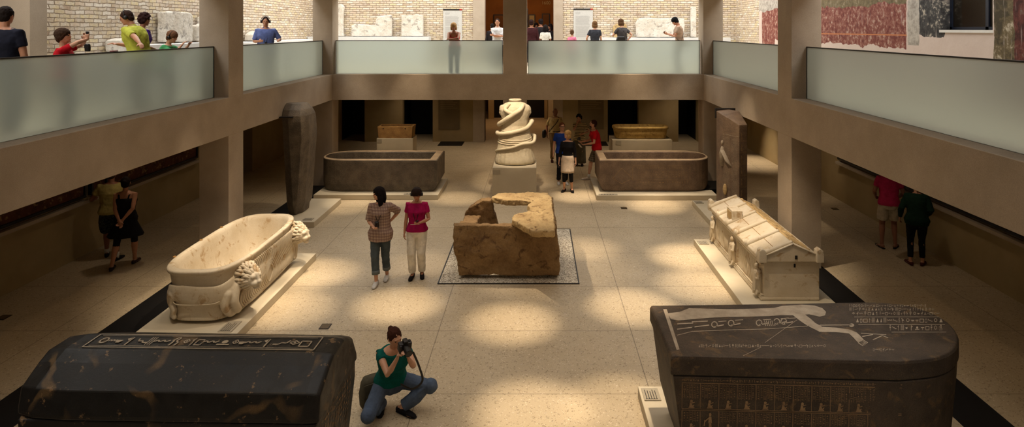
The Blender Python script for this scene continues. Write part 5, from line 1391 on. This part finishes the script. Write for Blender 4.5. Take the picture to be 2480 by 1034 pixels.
person('person in striped top and long grey skirt, hand at the chin', (x, y, 0), -12, 1.70, True, 1.12, head=(-8,10), sk=1, hands=((-.05,-.17,1.47), (.16,-.17,1.12)), elbows=((-.4,-.3,-1), (1,.5,-.2)), palm=((0,1,0),(0,1,0)),
    top=dict(mat=plaid('striped_knit', rgb(210,190,140), rgb(96,84,66), rgb(0,0,0), .05, True, False), sleeve=.7, hem=.86, ease=.02), bottom=dict(mat=cloth((92,88,72), 'skirt'), kind='skirt', len=.10, flare=.03), shoes=((30,26,24), 'flat'), hair=('curly', (30,18,14)), group=GRP)
x, y = fp(1440, 440)
r = person('person in red tee, plaid shorts and white socks, leaning to look', (1.80, 19.35, 0), -84, 1.83, lean=16, head=(-4,-16), sk=0, hands=((-.10,-.40,1.10), (.10,-.34,1.06)), elbows=((-.6,.8,-.4), (.6,.8,-.4)), palm=((0,.3,1), (0,.3,1)), feet=((-.09,-.22,0,0), (.10,.30,.03,0)),
    top=tee((196,22,32)), bottom=dict(mat=plaid('grey_plaid', rgb(120,108,92), rgb(70,62,54), rgb(160,150,134)), kind='shorts', len=.92, wide=1.1), shoes=((222,206,190), 'sneaker'), socks=W_, hair=('short', (64,36,24)), beard=(60,32,22), group=GRP)
handheld('camera', 'compact camera held by the person in red', r['w']((-.02,-.50,1.20)), (.12,.06,.09), M['dark'], (0,0,-84), 'camera', (.025,.04))
handheld('leaflet', 'pale leaflet in the hand of the person in red', r['w']((.08,-.50,1.02)), (.10,.01,.14), M['paper'], (40,0,-60), 'leaflet')

# the couple in the left gallery
person('person in yellow shirt and patterned shorts in the dark left gallery', (-8.42, 12.75, 0), -160, 1.80, g=1.1, sk=2, hands=((-.26,.0,.84), (.36,-.26,1.12)), elbows=((-.4,1,0), (.6,.3,-1)), feet=((-.12,.14,0,-20), (.12,-.18,0,10)),
    top=tee((190,172,104), ease=.03), bottom=dict(mat=camo(), kind='shorts', len=.95, wide=1.25), shoes=((36,32,32), 'shoe'), socks=W_, hair=('short', (70,56,46)), group=GRP)
person('person in black dress with hands clasped behind the back, left gallery', (-7.88, 12.35, 0), -168, 1.72, True, 1.12, head=(10,-8), sk=1, hands=((-.02,.19,.96), (.03,.21,.93)), elbows=((-1,.5,0), (1,.5,0)), palm=((0,1,0), (0,1,0)), feet=((-.10,-.16,0,-4), (.17,.20,0,10)),
    top=dict(mat=K_, sleeve=0, hem=.94, neck=1.34, straps=True, name='dress_top'), bottom=dict(mat=K_, kind='skirt', len=.60, flare=.11, leggings=K_, leglen=.25, waist=1.06), shoes=((60,44,40), 'flat'), hair=('bun', (30,18,14)), group=GRP)
# the couple in the right gallery
person('person in pink shirt, white shorts and flip-flops in the right gallery', (7.30, 13.35, 0), 160, 1.80, g=1.05, sk=2, lean=6, hands=((-.2,-.2,1.0), (.22,-.18,1.0)), feet=((-.12,-.06,0,-20), (.13,.02,0,22)),
    top=tee((196,44,92), ease=.022), bottom=dict(mat=cloth((200,186,160), 'white'), kind='shorts', len=.8, wide=1.15), shoes=((30,24,24), 'sandal'), hair=('short', (60,44,34)), group=GRP)
person('person in dark green hooded jacket and black leggings in the right gallery', (7.33, 12.42, 0), 155, 1.64, True, 1.1, lean=18, head=(0,26), sk=1, hands=((-.18,-.12,1.0), (.3,-.1,.92)), feet=((-.10,-.02,0,-18), (.12,.03,0,20)),
    top=dict(mat=cloth((18,44,30), 'green'), sleeve=1.9, hem=.84, ease=.045, sw=1.25, name='hooded_jacket'), bottom=dict(mat=K_, kind='trousers', len=1.85, wide=.86), shoes=((90,40,34), 'flat'), hair=('pony', (120,82,50)), group=GRP)

# crouching photographer
def crouch():
    b = Vector((-1.66, 7.62, 0)); s = 1.68/1.75
    R_ = lambda px, py, Y: ((Vector(((px-VPX)*Y/F, Y, CZ-(py-VPY)*Y/F))-b)/s)
    cam_c = R_(985, 848, 7.20)
    hR = R_(962, 868, 7.26); hL = R_(990, 870, 7.20)
    r = person('person crouching with a black camera, teal top, jeans and olive bag', b, 0, 1.68, True, 1.12, pelvis=(-.09, .10, .36), tilt=20, lean=25, twist=22, head=(18,8,-6), sk=0, vox=.0068,
        hands=(tuple(hR), tuple(hL)), elbows=((-.12,-.2,-1), (.5,-.1,-1)), hdir=((.25,-.35,.75), (-.15,-.2,.9)), palm=((.8,-.3,.1), (-.8,-.3,.2)), curl=(.75,.8),
        feet=((-.20,.10,.0,5), (.07,.0,0,60)), knees=((-.2,-1,-.15), (1,-.35,-.25)),
        top=dict(mat=cloth((10,92,84), 'teal'), sleeve=.30, hem=.95, ease=.024, neck=1.43), bottom=dict(mat=cloth((84,98,120), 'denim'), kind='trousers', len=1.95, wide=1.2), shoes=((26,24,26), 'shoe'),
        hair=('bun', (66,36,24)), group=GRP)
    t = thing('camera', b+cam_c*s+Vector((-.035,.06,.02)), 'large black camera held up to the eye of the crouching person', 'camera'); t.rotation_euler = (math.radians(14), 0, math.radians(32))
    o = MB().box(-.075,.075,-.035,.035,-.05,.05).box(-.028,.028,-.04,.03,.05,.082).box(-.078,-.045,-.055,-.03,-.05,.045).build('camera_body', M['dark'], t); bevel(o, .012)
    MB().tube([(0,-.035,0),(0,-.07,0),(0,-.072,0),(0,-.14,0)], [.036,.036,.040,.042], 20).build('lens', M['dark'], t, smooth=False)
    MB().tube([(0,-.141,0),(0,-.1415,0)], [.034,.033], 20).build('lens_glass', M['pane'], t)
    MB().tube([(.05,.0,.05),(.05,.0,.06)], .012, 10).build('mode_dial', M['dark'], t)
    p0 = b+cam_c*s
    q = MB().tube(catmull([p0+Vector((.07,0,-.02)), p0+Vector((.13,.06,-.22)), p0+Vector((.15,.14,-.42)), p0+Vector((.04,.12,-.50)), p0+Vector((-.10,.15,-.46))], 5), [(.004,.014)]*21, 6)
    o = q.build('camera_strap', M['dark']); 
    tag(o, 'black camera strap looping over the crouching person\'s lap', 'strap')
    bag('olive canvas bag at the hip of the crouching person', (-1.98, 7.72, .03), (.28,.15,.36), M['olivebag'], 35)
crouch()

# visitors on the gallery
g3 = ZG
person('person in navy tee at the left edge, seen from behind', (-6.80, 8.24, g3), 175, 1.74, g=1.25, head=(10,4), sk=1, top=tee((26,28,42), ease=.02), hands=((-.28,-.08,.86), (.26,-.14,.92)), elbows=((-.3,1,0), (.3,1,0)), bottom=dict(mat=cloth((44,46,56), 'dark'), kind='trousers', len=1.9), hair=('short', (30,22,18)), strap=-1, group=GU)
r = person('child in red tee holding up a camera', (-6.72, 9.15, g3), 118, 1.42, child=True, g=1.1, head=(-14,-8), sk=0, hands=((-.02,-.34,1.60), (.10,-.30,1.58)), elbows=((-1,-.2,.2), (1,-.3,.0)), palm=((1,0,0), (-1,0,0)), hdir=((0,0,1), (0,0,1)), top=tee((196,20,36), ease=.025), bottom=jean, hair=('full', (66,46,32)), group=GU)
handheld('camera', 'small black camera held up by the child in red', r['w']((.04,-.34,1.70)), (.10,.04,.07), M['dark'], (0,0,118), 'camera')
bag('small black case dangling beside the child in red', (-6.38, 9.15, g3+1.13), (.07,.05,.11), M['blackbag'])
r = person('person in yellow polo leaning on the balustrade, headphones', (-6.76, 10.95, g3), -66, 1.80, g=1.16, lean=20, twist=-26, head=(16,18), sk=1, phones=True, hands=((-.10,-.32,1.16), (.58,.10,1.17)), elbows=((-.4,.4,-1), (.3,1,-.3)), palm=((0,0,-1), (0,0,-1)), curl=(.3,.3),
    top=dict(mat=cloth((196,200,78), 'polo'), sleeve=.8, hem=.80, ease=.026, collar=cloth((180,186,70), 'polo')), bottom=dict(mat=cloth((58,66,72), 'denim'), kind='trousers', len=1.92), hair=('short', (52,34,26)), group=GU)
handheld('phone', 'red phone lying on the rail by the yellow polo', (-6.27, 9.55, ZL+.992), (.06,.14,.014), plain('red_case', rgb(130,40,44), .5), (0,0,10), 'phone')
person('person in purple top behind the yellow polo', (-7.24, 11.75, g3), 150, 1.74, True, 1.1, lean=8, head=(10,6), sk=2, hands=((-.2,-.22,1.05), (.24,-.20,1.05)), elbows=((-.4,.4,-1), (.4,.4,-1)), palm=((0,0,-1), (0,0,-1)), top=tee((66,30,120), ease=.02), bottom=jean, hair=('curly', (48,26,24)), group=GU)
person('boy in green tee with headphones, arms along the rail', (-6.80, 11.75, g3), 96, 1.40, child=True, lean=16, head=(-6,16), sk=0, phones=True, hands=((-.12,-.44,1.45), (.10,-.50,1.45)), elbows=((-.5,.2,-1), (.5,.2,-1)), palm=((0,0,-1), (0,0,-1)), top=tee((84,170,110)), bottom=jean, hair=('full', (120,84,60)), group=GU)
r = person('person in light blue polo with headphones and audio guide', (-6.82, 16.2, g3), 24, 1.76, g=1.16, lean=6, head=(-4,4), sk=1, phones=True, lanyard=1.08, hands=((-.16,-.28,1.14), (.30,-.22,1.17)), elbows=((-.5,.5,-1), (.5,1,-.6)), palm=((1,0,0), (0,0,-1)), top=dict(mat=cloth((104,120,178), 'polo'), sleeve=.85, hem=.86, ease=.03, collar=cloth((96,110,166), 'polo')),
    bottom=jean, hair=('short', (46,34,28)), group=GU)
handheld('audio_guide', 'black audio guide hanging at the front of the light blue polo', r['w']((.0,-.20,1.05)), (.05,.03,.13), M['dark'], (0,0,24))
person('person with wavy blonde hair in coral tank top leaning on the far balustrade', ((1100-VPX)*19.5/F, 19.48, g3), 0, 1.70, True, 1.08, lean=34, head=(6,2), sk=1, pelvis=(0,.14,.91), hands=((.10,-.26,1.17), (-.10,-.28,1.17)), elbows=((-1,-.1,0), (1,-.1,0)), palm=((0,0,-1), (0,0,-1)), hdir=((1,-.1,0), (-1,-.1,0)),
    top=dict(mat=cloth((214,66,64), 'coral'), sleeve=0, hem=.96, neck=1.34, straps=True, name='tank_top'), bottom=dict(mat=cloth((84,98,110), 'denim'), kind='trousers', len=1.9), hair=('bob', (206,164,110)), group=GU)
person('person in white shirt with crossed arms beside the central column', (-1.36, 22.3, g3), 10, 1.80, head=(-14,-6), sk=1, hands=((.14,-.20,1.16), (-.14,-.20,1.20)), elbows=((-1,.0,-.6), (1,.0,-.6)), hdir=((1,0,.1), (-1,0,.1)), palm=((0,1,0), (0,1,0)), top=dict(mat=cloth((226,226,226), 'white'), sleeve=.9, hem=.86, ease=.026, collar=W_), bottom=dict(mat=K_, kind='trousers', len=1.9), hair=('short', (44,32,26)), group=GU)
person('girl in pink top before the grey text panel', (1.27, 23.2, g3), 150, 1.40, True, child=True, head=(20,4), sk=0, top=tee((226,130,160)), bottom=jean, hair=('bun', (100,72,50)), group=GU)
person('person in dark grey tee with short wavy hair, seen from behind', (2.03, 22.5, g3), 176, 1.72, True, 1.05, head=(6,6), sk=0, hands=((-.25,-.02,.86), (.28,-.14,.96)), elbows=((-.3,1,0), (.5,1,0)), top=tee((58,60,68)), bottom=dict(mat=K_, kind='trousers', len=1.9), hair=('bob', (116,84,52)), group=GU)
r = person('person in charcoal tee with a black bag, hand on the hip', (2.95, 22.2, g3), -145, 1.80, True, 1.08, lean=6, head=(-16,16), sk=0, hands=((-.14,.10,1.02), (.10,-.34,1.20)), elbows=((-1,.6,0), (.8,.5,-.3)), palm=((0,-1,0), (0,0,1)), top=tee((78,74,74)), bottom=jean, hair=('bob', (92,64,40)), strap=1, group=GU)
bag('black bag at the side of the person in charcoal', (2.86, 21.93, g3+.92), (.32,.12,.28), M['blackbag'], 20)
handheld('leaflet', 'white leaflet held by the person in charcoal', r['w']((.08,-.42,1.22)), (.12,.01,.09), M['paper'], (50,0,-145), 'leaflet')
r = person('person in beige tee looking at a phone', (4.72, 21.3, g3), -100, 1.86, g=.98, lean=8, head=(0,30), sk=1, hands=((-.06,-.40,1.22), (.08,-.36,1.20)), elbows=((-.6,.6,-1), (.6,.6,-1)), palm=((1,0,.6), (-1,0,.6)), top=tee((178,152,128), ease=.022), bottom=dict(mat=cloth((90,86,80), 'grey'), kind='trousers', len=1.9), hair=('full', (22,20,22)), strap=-1, group=GU)
handheld('phone', 'dark phone in the hands of the person in beige', r['w']((.0,-.47,1.27)), (.05,.012,.11), M['dark'], (-50,0,-100), 'phone')
bag('black bag behind the hip of the person in beige', (5.02, 21.42, g3+.80), (.22,.10,.26), M['blackbag'], 80)
# the dim crowd in the upper doorway
dk = dict(mat=cloth((58,24,26), 'dark_red'), sleeve=1.6, hem=.86, ease=.02); dk2 = dict(mat=cloth((34,28,30), 'dark'), sleeve=1.7, hem=.86, ease=.03)
person('dim person in a dark top just left of the white shirt, upper doorway', ((1192-VPX)*24.6/F, 24.6, g3), 190, 1.66, sk=2, top=dk2, bottom=dict(mat=cloth((70,66,40), 'olive'), kind='trousers', len=1.9), hair=('short', (24,16,14)), group=GD)
person('dim person in a maroon top right of the central column, upper doorway', ((1287-VPX)*25.2/F, 25.2, g3), 175, 1.80, sk=2, g=1.15, top=dk, bottom=dict(mat=K_, kind='trousers', len=1.9), hair=('full', (40,20,16)), group=GD)
person('dim tall person in black behind the white blouse, upper doorway', ((1310-VPX)*26.0/F, 26.0, g3), 185, 1.84, sk=2, g=1.15, head=(20,0), top=dk2, bottom=dict(mat=K_, kind='trousers', len=1.9), hair=('full', (26,16,14)), group=GD)
person('person in white blouse with long dark hair, upper doorway', ((1321-VPX)*24.0/F, 24.0, g3), 165, 1.60, True, sk=2, g=1.0, top=dict(mat=W_, sleeve=.8, hem=.9, ease=.02), bottom=dict(mat=K_, kind='trousers', len=1.9), hair=('long', (24,16,14)), group=GD)
person('dim person in dark red deep in the room, upper doorway', ((1298-VPX)*28.4/F, 28.4, g3), 20, 1.72, sk=2, top=dk, bottom=dict(mat=K_, kind='trousers', len=1.9), hair=('bob', (30,18,14)), group=GD)
person('dim person by the right door frame, upper doorway', ((1333-VPX)*27.2/F, 27.2, g3), -60, 1.66, True, sk=2, top=dk2, bottom=dict(mat=K_, kind='trousers', len=1.9), hair=('long', (30,18,14)), group=GD)
